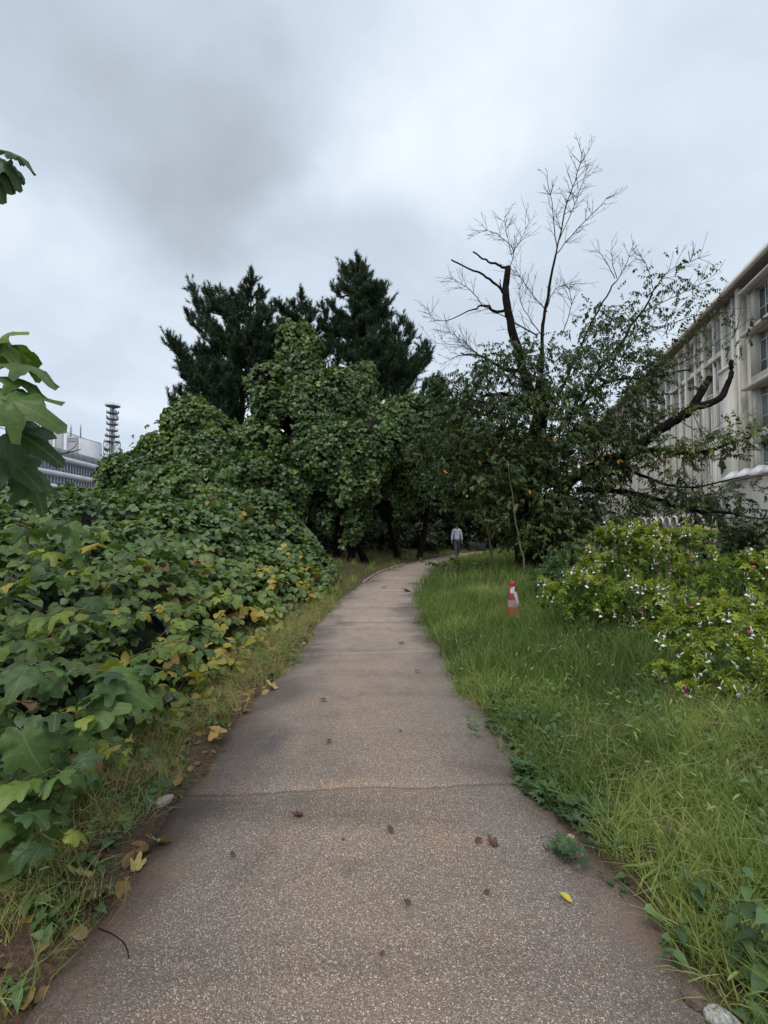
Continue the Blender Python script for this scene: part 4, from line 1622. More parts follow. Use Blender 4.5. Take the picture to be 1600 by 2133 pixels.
nc = sprays(ch, 'crown', [
    (1240, 665, 40, 45, 15.8), (1285, 700, 65, 50, 15.4), (1205, 720, 55, 40, 15.8), (1060, 745, 80, 30, 15.2), (1000, 770, 70, 30, 15), (1120, 745, 60, 45, 15.6), (1180, 790, 110, 60, 15.5), (1310, 770, 80, 55, 15),
    (1040, 810, 90, 50, 15), (960, 830, 70, 45, 15), (1000, 890, 110, 60, 14.8), (1130, 880, 130, 70, 15), (1270, 860, 110, 60, 15), (1350, 790, 50, 40, 14.6), (1330, 720, 50, 36, 15), (930, 950, 80, 70, 15),
    (1040, 970, 120, 70, 15), (1190, 960, 130, 70, 15), (1290, 930, 80, 50, 14.8), (1310, 1010, 50, 40, 14.5), (1000, 1020, 85, 50, 15), (1130, 1050, 110, 60, 15), (1240, 1050, 90, 50, 14.8)],
    60, SPRAY + SPRAY_HANG, (.24, .40), (0, .9), 71, M['cherry'], .435, kind=None)
nc += sprays(ch, 'crown', [(1400, 570, 60, 40, 15.1), (1450, 600, 50, 50, 15.0), (1360, 630, 50, 45, 15.3), (1420, 660, 60, 45, 14.9), (1340, 690, 50, 40, 15.1), (1390, 720, 50, 40, 14.8),
                           (1480, 660, 40, 40, 14.8), (1330, 560, 30, 30, 15.3), (1550, 690, 40, 45, 14.2), (1480, 740, 60, 25, 14.3), (1290, 640, 40, 30, 15.6)],
             19, SPRAY_HANG, (.24, .38), (.2, .8), 72, M['cherry'], .42, kind=None)
nc += sprays(ch, 'crown', [(1420, 925, 110, 22, 13.6), (1540, 905, 70, 26, 13), (1500, 945, 60, 18, 13.2), (1400, 975, 70, 25, 13.8), (1380, 1045, 90, 25, 14.0), (1490, 1055, 100, 30, 13.7), (1440, 1025, 90, 18, 13.8),
                           (1580, 1080, 70, 40, 13.4), (1470, 1092, 60, 16, 13.6), (1560, 1020, 60, 14, 13.5), (1400, 860, 50, 25, 14.2), (1440, 800, 30, 14, 14.3)],
             80, SPRAY, (.24, .38), (.2, .95), 73, M['cherry'], .46, dep=.7, kind=None, hang=.15)
nc += sprays(ch, 'crown', [(1055, 1110, 64, 40, 14.6), (1150, 1120, 90, 36, 14.4), (1220, 1105, 60, 36, 14.2), (1290, 1080, 60, 36, 14.2), (1020, 1060, 50, 26, 14.6)],
             48, SPRAY + SPRAY_DENSE, (.22, .36), (.35, .95), 74, M['cherry'], .42, kind=None, accent=0)
nc += sprays(ch, 'crown', [(1460, 925, 70, 20, 12.9), (1545, 900, 60, 24, 12.7), (1595, 872, 40, 20, 12.6), (1400, 945, 50, 16, 13.2), (1260, 660, 26, 30, 15.6)],
             55, SPRAY, (.3, .46), (.6, .93), 75, M['cherry'], .42, dep=.7, kind=None, hang=.1)
nc += sprays(ch, 'crown', [(1075, 740, 90, 22, 14.9), (1150, 820, 120, 40, 14.4), (1000, 900, 90, 30, 14.2), (1220, 900, 90, 30, 14.2), (1180, 1000, 120, 30, 14.0), (1330, 850, 60, 20, 14.2), (1120, 1060, 70, 26, 13.9)],
             34, SPRAY, (.26, .40), (.5, .93), 76, M['cherry'], .47, dep=.35, kind=None, hang=.1)
e_s = [Ell(*q_) for q_ in ((1000, 950, 110, 100, 14), (1150, 900, 130, 90, 14), (1250, 940, 110, 70, 14), (1130, 1060, 130, 60, 13.8), (1380, 960, 80, 40, 13.6))]
Po = np.vstack([e_.c + rdir(22, rng) * rng.uniform(.3, 1, (22, 1)) * e_.r for e_ in e_s])
n_o = len(Po)
stamp('turning_leaves', OVATE, rng.integers(0, 3, n_o), Po, frames(rng.normal(size=(n_o, 3)) + DOWN, rng.normal(size=(n_o, 3))), rng.uniform(.09, .15, n_o), rng.choice([.93, .95, .97], n_o), M['cherry'], ch)
print('cherry sprays', nc)

# dark bushes in front of the arcade
for q, (px, Y, el, lab) in enumerate([
    (1340, 13, [(1330, 1120, 60, 40), (1380, 1130, 40, 22)], 'dark shrub behind the flowering bushes, left of the arcade'),
    (1570, 12.5, [(1580, 1110, 60, 34), (1530, 1135, 36, 26), (1590, 1150, 50, 40)], 'dark shrub behind the flowering bushes at the right edge below the podium')]):
    ells = [Ell(a, b2, c, d2, Y, 1.0) for a, b2, c, d2 in el]
    leafy_tree('dark_shrub', lab, 'shrub', None, g0(px, Y), ells, 120 + q, 140, M['cherry'], SPRAY_DENSE, (.2, .34), (.1, .8), .03, 2, None)

# slim saplings in front of the cherry
for q, (pts, lab) in enumerate([
    ([(1094, 1185, 13.5), (1082, 1120, 13.5), (1066, 1040, 13.5), (1058, 960, 13.5)], 'slim pale-barked sapling leaning left in front of the cherry trunks'),
    ([(1030, 1180, 14), (1018, 1110, 14), (1000, 1050, 14), (990, 1010, 14)], 'thin dark sapling leaning left, nearest the walker')]):
    b_ = g0(pts[0][0], pts[0][2])
    sp_ = empty('sapling', b_, lab, 'sapling', 'saplings under the cherry')
    P = [at(*p_) for p_ in pts]
    P[0][2] = b_[2]
    cv = curve_pts(P, 12, .02, rng)
    MB().tube(cv, np.linspace(.035, .015, 12), 6).build('trunk', plain('sapling_bark', (.13, .11, .07) if q == 0 else (.06, .05, .035), .8), sp_, True)
    MB().tube(curve_pts([cv[4], cv[4] + [.3, 0, .25], cv[4] + [.5, -.1, .7]], 6), np.linspace(.014, .006, 6), 4).build('branch', M['twig'], sp_)
    sprays(sp_, 'crown', [(pts[2][0], pts[2][1] - 10, 30, 40, pts[2][2]), (pts[3][0], pts[3][1], 40, 34, pts[3][2]), (pts[1][0] + 20, pts[1][1] - 20, 26, 26, pts[1][2])],
           30, SPRAY, (.28, .42), (.4, .9), 140 + q, M['cherry'], .4, kind=None)
# low leafy shoots at the inner side of the bend
for q, (px, py, rx, ry, Y, lab) in enumerate([(915, 1182, 24, 12, 15.5, 'low dark leafy sprig lying over the grass at the bend'),
                                              (975, 1180, 34, 12, 15, 'arching dark bramble just below the walker')]):
    b_ = g0(px, Y)
    bb_ = empty('bramble', b_, lab, 'bramble', 'brambles at the inside of the bend')
    for w_ in range(5):
        e_ = at(px + rng.uniform(-rx, rx), py - ry + rng.uniform(-8, 8), Y)
        MB().tube(curve_pts([np.array(b_), (np.array(b_) + e_) / 2 + [0, 0, .2], e_], 6), np.linspace(.012, .005, 6), 4).build('stem', M['stem'], bb_)
    sprays(bb_, 'leaves', [(px, py, rx, ry, Y)], 70, SPRAY_DENSE, (.28, .42), (.3, .9), 150 + q, M['cherry'], .3)

# ================================================================ the kudzu bank on the left
def edge_l(y):
    y = np.asarray(y, float)
    return pc(y) - ph(y) - (np.interp(y, [0, 2.5, 5, 8, 10, 13, 17, 21], [.42, .36, .42, .42, .2, .7, 2.2, 3.4]) + .22 * (vnoise(np.column_stack([y * 0 + 2, y]), .9, 41) - .5))


def KH(x, y):
    x, y = np.asarray(x, float), np.asarray(y, float)
    d = np.maximum(edge_l(y) - x, 0)
    B = np.interp(y, [0, 2, 4.5, 7, 10, 15, 20], [1.0, 1.15, 1.42, 1.68, 2.08, 2.45, 2.6])
    P = np.column_stack([x, y])
    h = (1 - np.exp(-d / np.interp(y, [2, 6, 12], [.8, 1.0, 1.9]))) * B
    h = h + smooth(d, .3, 2) * ((fbm(P, .55, 61, 3) - .5) * 1.3 + (fbm(P, 1.7, 62, 2) - .5) * .5)
    h = h + .95 * np.exp(-(((x + 3.3) / 1.7) ** 2 + ((y - 13.5) / 1.8) ** 2)) + .35 * np.exp(-(((x + 9) / 2.5) ** 2 + ((y - 14.5) / 2) ** 2))
    return np.maximum(h, 0)


gx = np.concatenate([np.linspace(-26, -9, 40), np.linspace(-8.8, 0.6, 110)])
gy = np.linspace(.9, 19.5, 130)
GX, GY = np.meshgrid(gx, gy)
P2 = np.column_stack([GX.ravel(), GY.ravel()])
hz = KH(P2[:, 0], P2[:, 1])
dl = edge_l(P2[:, 1]) - P2[:, 0]
zz = np.maximum(hz - .24 - .22 * fbm(P2, 4, 66), ground_z(P2[:, 0], P2[:, 1]) - .06 + .0 * hz)
zz = np.where(dl < .12, ground_z(P2[:, 0], P2[:, 1]) - .08, zz)
V = np.column_stack([P2, zz])
nx_, ny_ = len(gx), len(gy)
i, j = np.meshgrid(np.arange(nx_ - 1), np.arange(ny_ - 1))
a = (j * nx_ + i).ravel()
kb = empty('kudzu_bank', (-5, 8, 0), 'blanket of kudzu vines sprawling over the whole bank left of the path', 'kudzu vines')
me = raw_mesh('shade_hull', V - np.array(kb.location), np.column_stack([a, a + 1, a + nx_ + 1, a + nx_]).ravel(), np.full(len(a), 4), True)
link('shade_hull', me, M['shade_fill'], kb)['kind'] = 'stuff'  # dark sheet under the leaves, the bank's inner shade put into its colour

rng = np.random.default_rng(31)


def bank_points(n, x0, x1, y0, y1, rng):
    P = np.column_stack([rng.uniform(x0, x1, n), rng.uniform(y0, y1, n)])
    d = edge_l(P[:, 1]) - P[:, 0]
    inv = (P[:, 0] / P[:, 1] > -.98)
    P = P[(d > .02) & inv]
    z = KH(P[:, 0], P[:, 1])
    e_ = .12
    sx = (KH(P[:, 0] + e_, P[:, 1]) - KH(P[:, 0] - e_, P[:, 1])) / (2 * e_)
    sy = (KH(P[:, 0], P[:, 1] + e_) - KH(P[:, 0], P[:, 1] - e_)) / (2 * e_)
    N = np.column_stack([-sx, -sy, np.ones(len(P))])
    sl = np.linalg.norm(N, axis=1)
    N /= sl[:, None]
    return np.column_stack([P, z]), N, sl


def bank_layer(dens, x0, x1, y0, y1, smin, smax, near):
    n = int(dens * (x1 - x0) * (y1 - y0))
    P, N, sl = bank_points(n, x0, x1, y0, y1, rng)
    keep = (rng.uniform(size=len(P)) < np.clip(sl / 2.2, .45, 1)) & (rng.uniform(size=len(P)) < .42 + .58 * smooth(fbm(P, 1.9, 37, 2), .30, .50))
    P, N = P[keep], N[keep]
    m_ = len(P)
    P[:, 2] += rng.uniform(-.16, .07, m_)
    P[:, 2] = np.maximum(P[:, 2], ground_z(P[:, 0], P[:, 1]) + .04)
    y = np.column_stack([rng.normal(0, .8, m_), rng.normal(-.35, .8, m_), rng.normal(-.22, .30, m_)]) + N * [1, 1, 0] * .7
    z = N * .6 + UP * 1.0 + np.column_stack([rng.normal(0, .40, m_), rng.normal(-.05, .40, m_), np.zeros(m_)])
    t = tint_of(P, rng, .08, .66, 33, .6)
    d = edge_l(P[:, 1]) - P[:, 0]
    # older yellow leaves low along the verge
    py_ = .62 * smooth(-d, -1.7, -.1) * smooth(P[:, 1], 3, 5.5) * smooth(-P[:, 1], -12, -8) + .10 * smooth(-d, -.8, 0) + .025
    py_ = py_ * (.3 + 1.4 * smooth(fbm(P[:, :2], .8, 35), .4, .6))
    yy_ = rng.uniform(size=m_) < py_
    t = np.where(yy_, rng.uniform(.66, .93, m_), t + .12 * smooth(-d, -1.6, -.2))
    br_ = rng.uniform(size=m_) < .02 + .05 * smooth(-d, -.6, 0)
    t = np.where(br_, 1.0, t)
    return P, frames(y, z), rng.uniform(smin, smax, m_), np.clip(t, 0, 1)


def cat_l(L):
    return [np.concatenate([l[k] for l in L]) for k in range(4)]


near = cat_l([bank_layer(190, -5.5, -.4, 1.2, 5.5, .07, .125, True)])
n = len(near[0])
leaves(kb, K_HI, rng.integers(0, len(K_HI), n), near[0], near[1], near[2], near[3], M['kudzu_near'], 300, lc=True, bulk='vine_leaves')
mid = cat_l([bank_layer(150, -9.5, -.3, 5.5, 10.5, .09, .15, False), bank_layer(120, -17, -.3, 10.5, 19, .11, .17, False)])
n2 = len(mid[0])
leaves(kb, K_LO, rng.integers(0, len(K_LO), n2), mid[0], mid[1], mid[2], mid[3], M['kudzu'], 0, bulk='vine_leaves')
for (b0, b1, c0, c1, dn, s0, s1) in ((-5.5, -.4, 1.2, 5.5, 150, .06, .11), (-9.5, -.3, 5.5, 10.5, 90, .09, .15), (-17, -.3, 10.5, 19, 60, .11, .17)):
    Pq, Rq, Sq, Tq = bank_layer(dn, b0, b1, c0, c1, s0, s1, False)
    Pi = Pq - UP * rng.uniform(.10, .26, (len(Pq), 1))
    Pi[:, 2] = np.maximum(Pi[:, 2], ground_z(Pi[:, 0], Pi[:, 1]) + .03)
    stamp('inner_leaves', K_LO, rng.integers(0, len(K_LO), len(Pi)), Pi, Rq, Sq, Tq * .5, M['kudzu'], kb)  # tint halved, so shade below the top leaves is painted in
print('bank leaves', n, n2)

# ---------------------------------------------------------------- mulberry shrubs, near left
def shrub(label, stems, seed, lsize, nper, tint=(.1, .75), n_parts=300, spread=.22, cat='shrub', group='mulberry shrubs along the path', temps=None, extra=()):
    rng = np.random.default_rng(seed)
    b_ = np.array(at(*stems[0][0]))
    b_[2] = float(ground_z(b_[0], b_[1]))
    par = empty('mulberry_shrub', b_, label, cat, group)
    Ps, Ys, Zs = [], [], []
    for st in stems:
        P = [at(*p_) for p_ in st]
        cv = curve_pts(P, 16, .006, rng)
        L = np.linalg.norm(cv[-1] - cv[0])
        MB().tube(cv, np.linspace(.006, .002, 16), 6).build('stem', M['stem'], par, True)
        side = 1
        for k in range(nper):
            f = (k + 1) / nper
            i_ = min(int(f * 15), 14)
            d = cv[i_ + 1] - cv[i_]
            d /= np.linalg.norm(d)
            side = -side
            s_ = np.cross(d, UP) * side
            s_ = s_ / (np.linalg.norm(s_) + 1e-6)
            out = s_ * rng.uniform(.5, 1) + d * rng.uniform(.1, .7) + np.array([rng.normal(0, .3), rng.normal(-.2, .3), rng.normal(-.10, .2)])
            out /= np.linalg.norm(out)
            Ps.append(cv[i_] + out * lsize * .6)
            Ys.append(out + DOWN * rng.uniform(-.1, .35))
            Zs.append(UP + rng.normal(0, .38, 3) + np.array([0, -.12, 0]))
    Ps, Ys, Zs = np.array(Ps), np.array(Ys), np.array(Zs)
    n = len(Ps)
    t = rng.uniform(tint[0], tint[1], n)
    sc = lsize * rng.uniform(.32, .85, n)
    rot = frames(Ys, Zs)
    for (px, py, Y, s_, ang, tilt, tt) in extra:
        p_ = at(px, py, Y)
        y = np.array([math.sin(ang), -.15, math.cos(ang)])
        z = np.array([-math.cos(ang) * math.sin(tilt), -math.cos(tilt), math.sin(ang) * math.sin(tilt) + .3])
        Ps = np.vstack([Ps, p_ - y * s_ * .2])
        rot = np.concatenate([rot, frames(y[None], z[None])])
        sc, t = np.append(sc, s_), np.append(t, tt)
    n = len(Ps)
    tm = temps or MUL
    leaves(par, tm, rng.integers(0, len(tm), n), Ps, rot, sc, t, M['mulberry'], n_parts, lc=True)
    return par


G = lambda px, py, Y: (px, py, Y)
shrub('big-leaved mulberry shrub filling the left edge beside the nearest stretch of path', [
    [(-120, 1900, 2.0), (-40, 1700, 2.0), (60, 1620, 1.9), (170, 1600, 1.8)],
    [(-140, 1900, 2.1), (-30, 1640, 2.1), (90, 1500, 2.0), (230, 1480, 2.0)],
    [(-150, 1850, 2.3), (-20, 1500, 2.3), (110, 1400, 2.2), (300, 1400, 2.1)],
    [(-150, 1800, 2.4), (-40, 1400, 2.4), (80, 1330, 2.4), (190, 1290, 2.4)],
    [(-160, 1800, 2.2), (-90, 1480, 2.2), (0, 1400, 2.1), (80, 1390, 2.0)],
    [(-140, 1900, 1.9), (-60, 1720, 1.9), (20, 1690, 1.8), (110, 1750, 1.75)],
    [(-100, 1900, 2.2), (0, 1560, 2.2), (60, 1540, 2.2), (140, 1520, 2.2)]], 41, .125, 23,
    tint=(.15, .85), extra=[(60, 1560, 1.9, .15, 2.6, .2, .5), (200, 1480, 2.0, .14, 1.2, .5, .55), (250, 1430, 2.1, .17, 1.9, .5, .62)])
shrub('mulberry shrub with broad dull-green leaves at the left edge, higher on the bank', [
    [(-120, 1500, 3.0), (-20, 1300, 3.0), (80, 1200, 2.9), (180, 1190, 2.8)],
    [(-100, 1500, 3.0), (0, 1250, 3.0), (140, 1140, 3.0), (300, 1160, 2.9)],
    [(-120, 1500, 3.1), (-10, 1150, 3.1), (60, 1090, 3.0), (150, 1080, 2.9)],
    [(-120, 1500, 2.8), (0, 1330, 2.8), (140, 1270, 2.7), (250, 1290, 2.6)],
    [(-120, 1450, 3.3), (40, 1180, 3.4), (170, 1120, 3.5), (220, 1110, 3.5)]], 42, .125, 22, tint=(.1, .9))
shrub('lobed bright green mulberry shoots reaching towards the path from the bank', [
    [(150, 1620, 3.1), (230, 1450, 3.0), (300, 1390, 2.9), (390, 1400, 2.8)],
    [(180, 1600, 3.2), (250, 1400, 3.2), (350, 1340, 3.1), (430, 1350, 3.0)],
    [(100, 1600, 3.4), (180, 1420, 3.4), (270, 1290, 3.4), (370, 1260, 3.3)],
    [(120, 1650, 2.6), (180, 1560, 2.6), (230, 1540, 2.5), (280, 1560, 2.4)],
    [(250, 1500, 4.0), (330, 1330, 4.0), (420, 1250, 4.0), (500, 1240, 3.9)]], 43, .10, 20, tint=(.4, .95))
shrub('tall mulberry stem at the left edge with long drooping leaves against the sky', [
    [(-420, 1500, 1.9), (-260, 900, 1.9), (-120, 700, 1.9), (-20, 690, 1.9)],
    [(-420, 1500, 1.9), (-240, 1000, 1.9), (-110, 800, 1.9), (-10, 780, 1.9)],
    [(-420, 1500, 2.0), (-260, 1100, 2.0), (-120, 930, 2.0), (0, 900, 2.0)],
    [(-420, 1500, 2.0), (-300, 700, 1.9), (-180, 400, 1.9), (-50, 330, 1.9)]], 44, .20, 7, tint=(.15, .75), cat='sapling', group=None,
    extra=[(60, 760, 1.9, .15, 1.75, 1.35, .5), (45, 790, 1.9, .13, 1.9, 1.3, .55), (30, 815, 1.85, .16, 1.8, .9, .7), (40, 840, 1.8, .18, 1.85, .35, .62), (45, 905, 1.9, .165, 1.9, .4, .15),
           (30, 965, 2.0, .16, 2.0, .7, .3), (70, 1010, 2.1, .14, 2.5, .8, .35), (10, 720, 1.9, .12, 2.2, .9, .7), (5, 700, 1.9, .1, .9, .7, .75),
           (15, 340, 1.9, .10, 2.2, .9, .3), (38, 322, 1.9, .09, 1.9, 1.3, .2), (8, 352, 1.9, .1, 2.5, .8, .2), (-12, 370, 1.9, .1, 2.6, .6, .3)])

# ================================================================ grass, both sides
G_NEAR = [grass_t(16, .10, .10, .34, .0040, s, 4, (.6, 2.9)) for s in range(6)]
G_LUSH = [grass_t(22, .13, .18, .44, .0040, s + 10, 3, (.3, 1.7)) for s in range(6)]
G_FAR = [grass_t(18, .22, .22, .46, .0075, s + 20, 2, (.3, 1.4)) for s in range(5)]
G_STRAW = [grass_t(14, .16, .14, .38, .0016, s + 30, 3, (1.2, 2.8)) for s in range(4)]


def scatter(name, label, n, box, temps, scale, tint, cond, seed, tilt=.25, mat='grass', parent=None, zoff=0.0, bl=.5, top=True):
    rng = np.random.default_rng(seed)
    x = rng.uniform(box[0], box[1], n)
    y = rng.uniform(box[2], box[3], n)
    k = cond(x, y, rng) & (np.abs(x / y) < 1.0)
    x, y = x[k], y[k]
    P = np.column_stack([x, y, ground_z(x, y) + zoff - .01])
    m_ = len(P)
    a_ = rng.uniform(0, 2 * PI, m_)
    Yv = np.column_stack([np.cos(a_), np.sin(a_), rng.normal(0, .1, m_)])
    Z = UP + rng.normal(0, tilt, (m_, 3))
    # blades leave the ground along z: frames() keeps y, so build with z first
    rot = frames(Z, Yv)[:, :, [0, 2, 1]]
    rot[:, :, 0] *= -1
    t = tint[0] + (tint[1] - tint[0]) * (rng.uniform(size=m_) * (1 - bl) + bl * smooth(fbm(P[:, :2], .9, seed, 3), .3, .7))
    o = stamp(name, temps, rng.integers(0, len(temps), m_), P, rot, rng.uniform(scale[0], scale[1], m_), t, M[mat], parent)
    if parent is None and label:
        tag(o, label, 'grass')
    return m_


rside = lambda x, y: x > pc(y)
PD = path_d


def c_right(x, y, r):
    d = PD(x, y)
    n_ = (fbm(np.column_stack([x, y]), 2.6, 51, 3) - .5)
    gap = fbm(np.column_stack([x, y]), 5.0, 53, 2)
    return rside(x, y) & (r.uniform(size=len(x)) < smooth(gap, .25, .5)) & (d + n_ * .42 > np.interp(y, [1, 3, 5, 8, 15], [.06, .03, -.04, -.05, -.06])) & (r.uniform(size=len(x)) < .35 + smooth(d, 0, .35))


def c_left(x, y, r):
    d = PD(x, y)
    n_ = (fbm(np.column_stack([x, y]), 2.6, 52, 3) - .5)
    return (~rside(x, y)) & (d + n_ * .45 > np.interp(y, [1, 3, 6, 12], [.18, .10, .04, .0])) & (x > edge_l(y) - .5)


gn = 0
gn += scatter('verge_grass', 'tangled green grass covering the ground right of the near path', 9000, (.6, 4.2, 1.2, 4.6), G_NEAR, (.6, 1.15), (.0, .80), c_right, 201, .75, bl=.7)
gn += scatter('lush_grass', 'lush knee-high grass round the traffic cone and along the inside of the bend', 8000, (.3, 7.5, 4.4, 10.5), G_LUSH, (.65, 1.15), (.1, .85), c_right, 202, .42, bl=.7)
gn += scatter('far_grass', 'tall grass under the cherry tree and beyond', 5200, (.4, 14, 10.5, 30), G_FAR, (.7, 1.1), (.05, .7), c_right, 203, .2)
gn += scatter('dry_grass', 'dry straw-coloured grass blades lying through the right verge', 4600, (.7, 5, 1.2, 9), G_STRAW, (.7, 1.2), (.70, .93), lambda x, y, r: c_right(x, y, r) & (fbm(np.column_stack([x, y]), 1.3, 57) > .50), 204, 1.2)
gn += scatter('left_verge_grass', 'thin yellow-green grass in the strip between the kudzu and the path', 2600, (-2.4, .4, 1.3, 9.5), G_NEAR, (.45, .9), (.3, .95), c_left, 205, .6)
gn += scatter('left_straw', 'dead brown stalks matted along the left path edge', 4200, (-2.4, .4, 1.2, 10), G_STRAW, (.5, 1.1), (.78, 1.0), c_left, 206, 1.0)
gn += scatter('left_far_grass', 'green grass strip along the left edge of the bend', 3600, (-3, 12, 8, 34), G_FAR, (.4, .8), (.2, .8),
              lambda x, y, r: (~rside(x, y)) & (PD(x, y) > .0) & (PD(x, y) < 1.5 + 1.2 * smooth(y, 14, 20)), 207, .25)
print('grass tufts', gn)

# foxtail heads over the right grass
def foxtail_t(seed):
    r = np.random.default_rng(seed)
    L = r.uniform(.28, .42)
    b1 = blade(L, .0012, 1.2, 0, .1, 4)
    tip, pr = b1.V[-1], b1.V[-2]
    d = tip - (b1.V[-2] + b1.V[-3]) / 2
    d /= np.linalg.norm(d)
    V, F = list(b1.V), [list(f) for f in b1.F]
    n0 = len(V)
    k, hl = 5, .055
    ax1 = np.array([0, 1.0, 0])
    ax2 = np.cross(d, ax1)
    for f, rr in ((0, .002), (.25, .0065), (.7, .006), (1, .0015)):
        c = tip + d * hl * f + np.array([0, 0, -.014 * f * f])
        for q in range(k):
            a_ = q * 2 * PI / k
            V.append(c + rr * (math.cos(a_) * ax1 + math.sin(a_) * ax2))
    for i_ in range(3):
        for q in range(k):
            F.append([n0 + i_ * k + q, n0 + i_ * k + (q + 1) % k, n0 + (i_ + 1) * k + (q + 1) % k, n0 + (i_ + 1) * k + q])
    return T(V, F)


FOX = [foxtail_t(s) for s in range(5)]
scatter('foxtail_grass', 'foxtail seed heads nodding over the right verge', 700, (.9, 4.5, 1.2, 5.5), FOX, (.7, 1.1), (.62, .82), lambda x, y, r: c_right(x, y, r) & (PD(x, y) > .2), 210, .45)
scatter('left_foxtail_grass', 'a few foxtail seed heads in the left verge', 60, (-1.9, -.9, 1.3, 3.5), FOX, (.6, .9), (.62, .8), c_left, 211, .4)

LONG = [grass_t(7, .10, .35, .60, .0014, s + 60, 5, (1.0, 2.4)) for s in range(5)]
scatter('long_stalks', 'long straw-coloured grass stalks leaning across the right verge', 750, (.75, 4.5, 1.2, 7), LONG, (.6, 1.1), (.62, .92), lambda x, y, r: c_right(x, y, r) & (PD(x, y) > .12), 220, .6)
scatter('left_long_stalks', 'long pale stalks arching out of the left verge over the path edge', 210, (-1.9, -.6, 1.2, 6), LONG, (.45, .9), (.68, .95), lambda x, y, r: c_left(x, y, r) & (PD(x, y) > .1), 221, .6)
scatter('rough_tufts', 'coarse dark green grass tufts standing out of the right verge', 420, (.8, 5.5, 1.3, 9), [grass_t(26, .06, .22, .46, .0055, s + 80, 4, (.5, 1.9)) for s in range(4)], (.55, 1.0), (.0, .4),
        lambda x, y, r: c_right(x, y, r) & (fbm(np.column_stack([x, y]), 1.4, 59) > .5), 222, .3)
TALLW = [join_t([(OVATE[q % 3], rotz_m(q * 2.4 + s, 1.0 - .05 * q) @ rotx_m(-.1), (0, 0, .9 + .28 * q)) for q in range(9)] +
                [(T([(-.02, 0, 0), (.02, 0, 0), (0, .03, 3.2)], [(0, 1, 2)]), np.eye(3), (0, 0, 0))]) for s in range(4)]
scatter('tall_ground_weeds', 'broad-leaved weeds standing up among the grass of the right verge', 1500, (.8, 5.5, 1.2, 8), TALLW, (.035, .08), (.1, .95), lambda x, y, r: c_right(x, y, r) & (PD(x, y) > .08) & (fbm(np.column_stack([x, y]), 1.1, 83) > .50), 230, .35, 'herb')
scatter('cone_grass', 'taller grass hiding the foot of the traffic cone', 60, (1.65, 2.25, 6.6, 7.0), G_LUSH, (.8, 1.1), (.1, .8), lambda x, y, r: x > 0, 231, .3)
# low broad-leaved weeds through the grass
WEED = [join_t([(OVATE[q % 3], rotz_m(q * 2.4 + s, .75 + .1 * (q % 3)) @ rotx_m(.25), (0, 0, .1 + .09 * q)) for q in range(7)]) for s in range(4)]
scatter('ground_weeds', 'small broad-leaved weeds growing through the right verge', 6500, (.7, 5.5, 1.2, 9), WEED, (.035, .10), (.1, .9), lambda x, y, r: c_right(x, y, r) & (fbm(np.column_stack([x, y]), 1.5, 58) > .42), 212, .35, 'herb', zoff=.03)
scatter('left_ground_weeds', 'small weeds and leaf litter in the left verge', 1100, (-2.2, 0, 1.2, 7), WEED, (.03, .085), (.1, .9), c_left, 213, .4, 'herb', zoff=.01)
OAKLIT = [strip_leaf([0, .2, .5, .8, 1], [0, .3, .42, .25, 0], .5, -.3, .03, 7), strip_leaf([0, .3, .7, 1], [0, .3, .28, 0], -.4, .5, .03, 8)]
scatter('leaf_litter', 'crumpled brown leaf litter along the left path edge', 2200, (-2.4, .3, 1.2, 9), OAKLIT, (.03, .085), (.90, 1.0),
        lambda x, y, r: (~rside(x, y)) & (PD(x, y) > -.02) & (x > edge_l(y) - .3), 214, .5, 'kudzu', zoff=.02)
scatter('right_leaf_litter', 'crumpled brown leaf litter under the right verge', 350, (.7, 3, 1.2, 6), OAKLIT, (.03, .07), (.90, 1.0), c_right, 215, .5, 'kudzu', zoff=.01)

# countable edge plants
LOB = [join_t([(polar_leaf([(1, 0, .3), (.9, .9, .3), (.9, -.9, .3), (.8, 1.9, .3), (.8, -1.9, .3)], .45, 20, .08, .2, .25, s), rotz_m(1.26 * q + s) @ rotx_m(.55), (.9 * math.sin(-1.26 * q - s), .9 * math.cos(1.26 * q + s), .35 + .1 * (q % 2)))
               for q in range(5)]) for s in range(3)]
for q, (px, py, n_, rad, sc, lab) in enumerate([
    (1105, 1612, 16, .13, .042, 'blue-green rosette of scalloped leaves lapping onto the path at the crack'),
    (1150, 1655, 12, .10, .042, 'pale scalloped weed patch just below the crack on the right edge'),
    (1040, 1518, 12, .15, .045, 'bright low weed clump on the right edge above the pink stone'),
    (1215, 1700, 16, .12, .045, 'dense fern-like green weed at the right edge past the worn patch'),
    (1185, 1780, 8, .08, .035, 'tiny weed beside the foxtail head at the right edge of the path'),
    (1180, 1530, 16, .22, .05, 'wide patch of dull green lobed weeds in the right grass')]):
    Yp = 1500 / (py - 1100)
    p_ = at(px, py, Yp)
    rg = np.random.default_rng(300 + q)
    par = empty('weed_clump', (p_[0], p_[1], 0), lab, 'weed', 'weeds along the right path edge')
    P = np.array([p_[0], p_[1], .0]) + np.column_stack([rg.normal(0, rad * .6, n_), rg.normal(0, rad * .6, n_), np.zeros(n_)])
    P[:, 2] = np.maximum(ground_z(P[:, 0], P[:, 1]), 0) + rg.uniform(.005, .07, n_)
    a_ = rg.uniform(0, 2 * PI, n_)
    rot = frames(np.column_stack([np.cos(a_), np.sin(a_), rg.normal(0, .2, n_)]), UP + rg.normal(0, .3, (n_, 3)))
    leaves(par, LOB, rg.integers(0, 3, n_), P, rot, sc * rg.uniform(.6, 1.2, n_), rg.uniform(.0, .6, n_), M['herb'], 300, lc=True)
rg = np.random.default_rng(333)
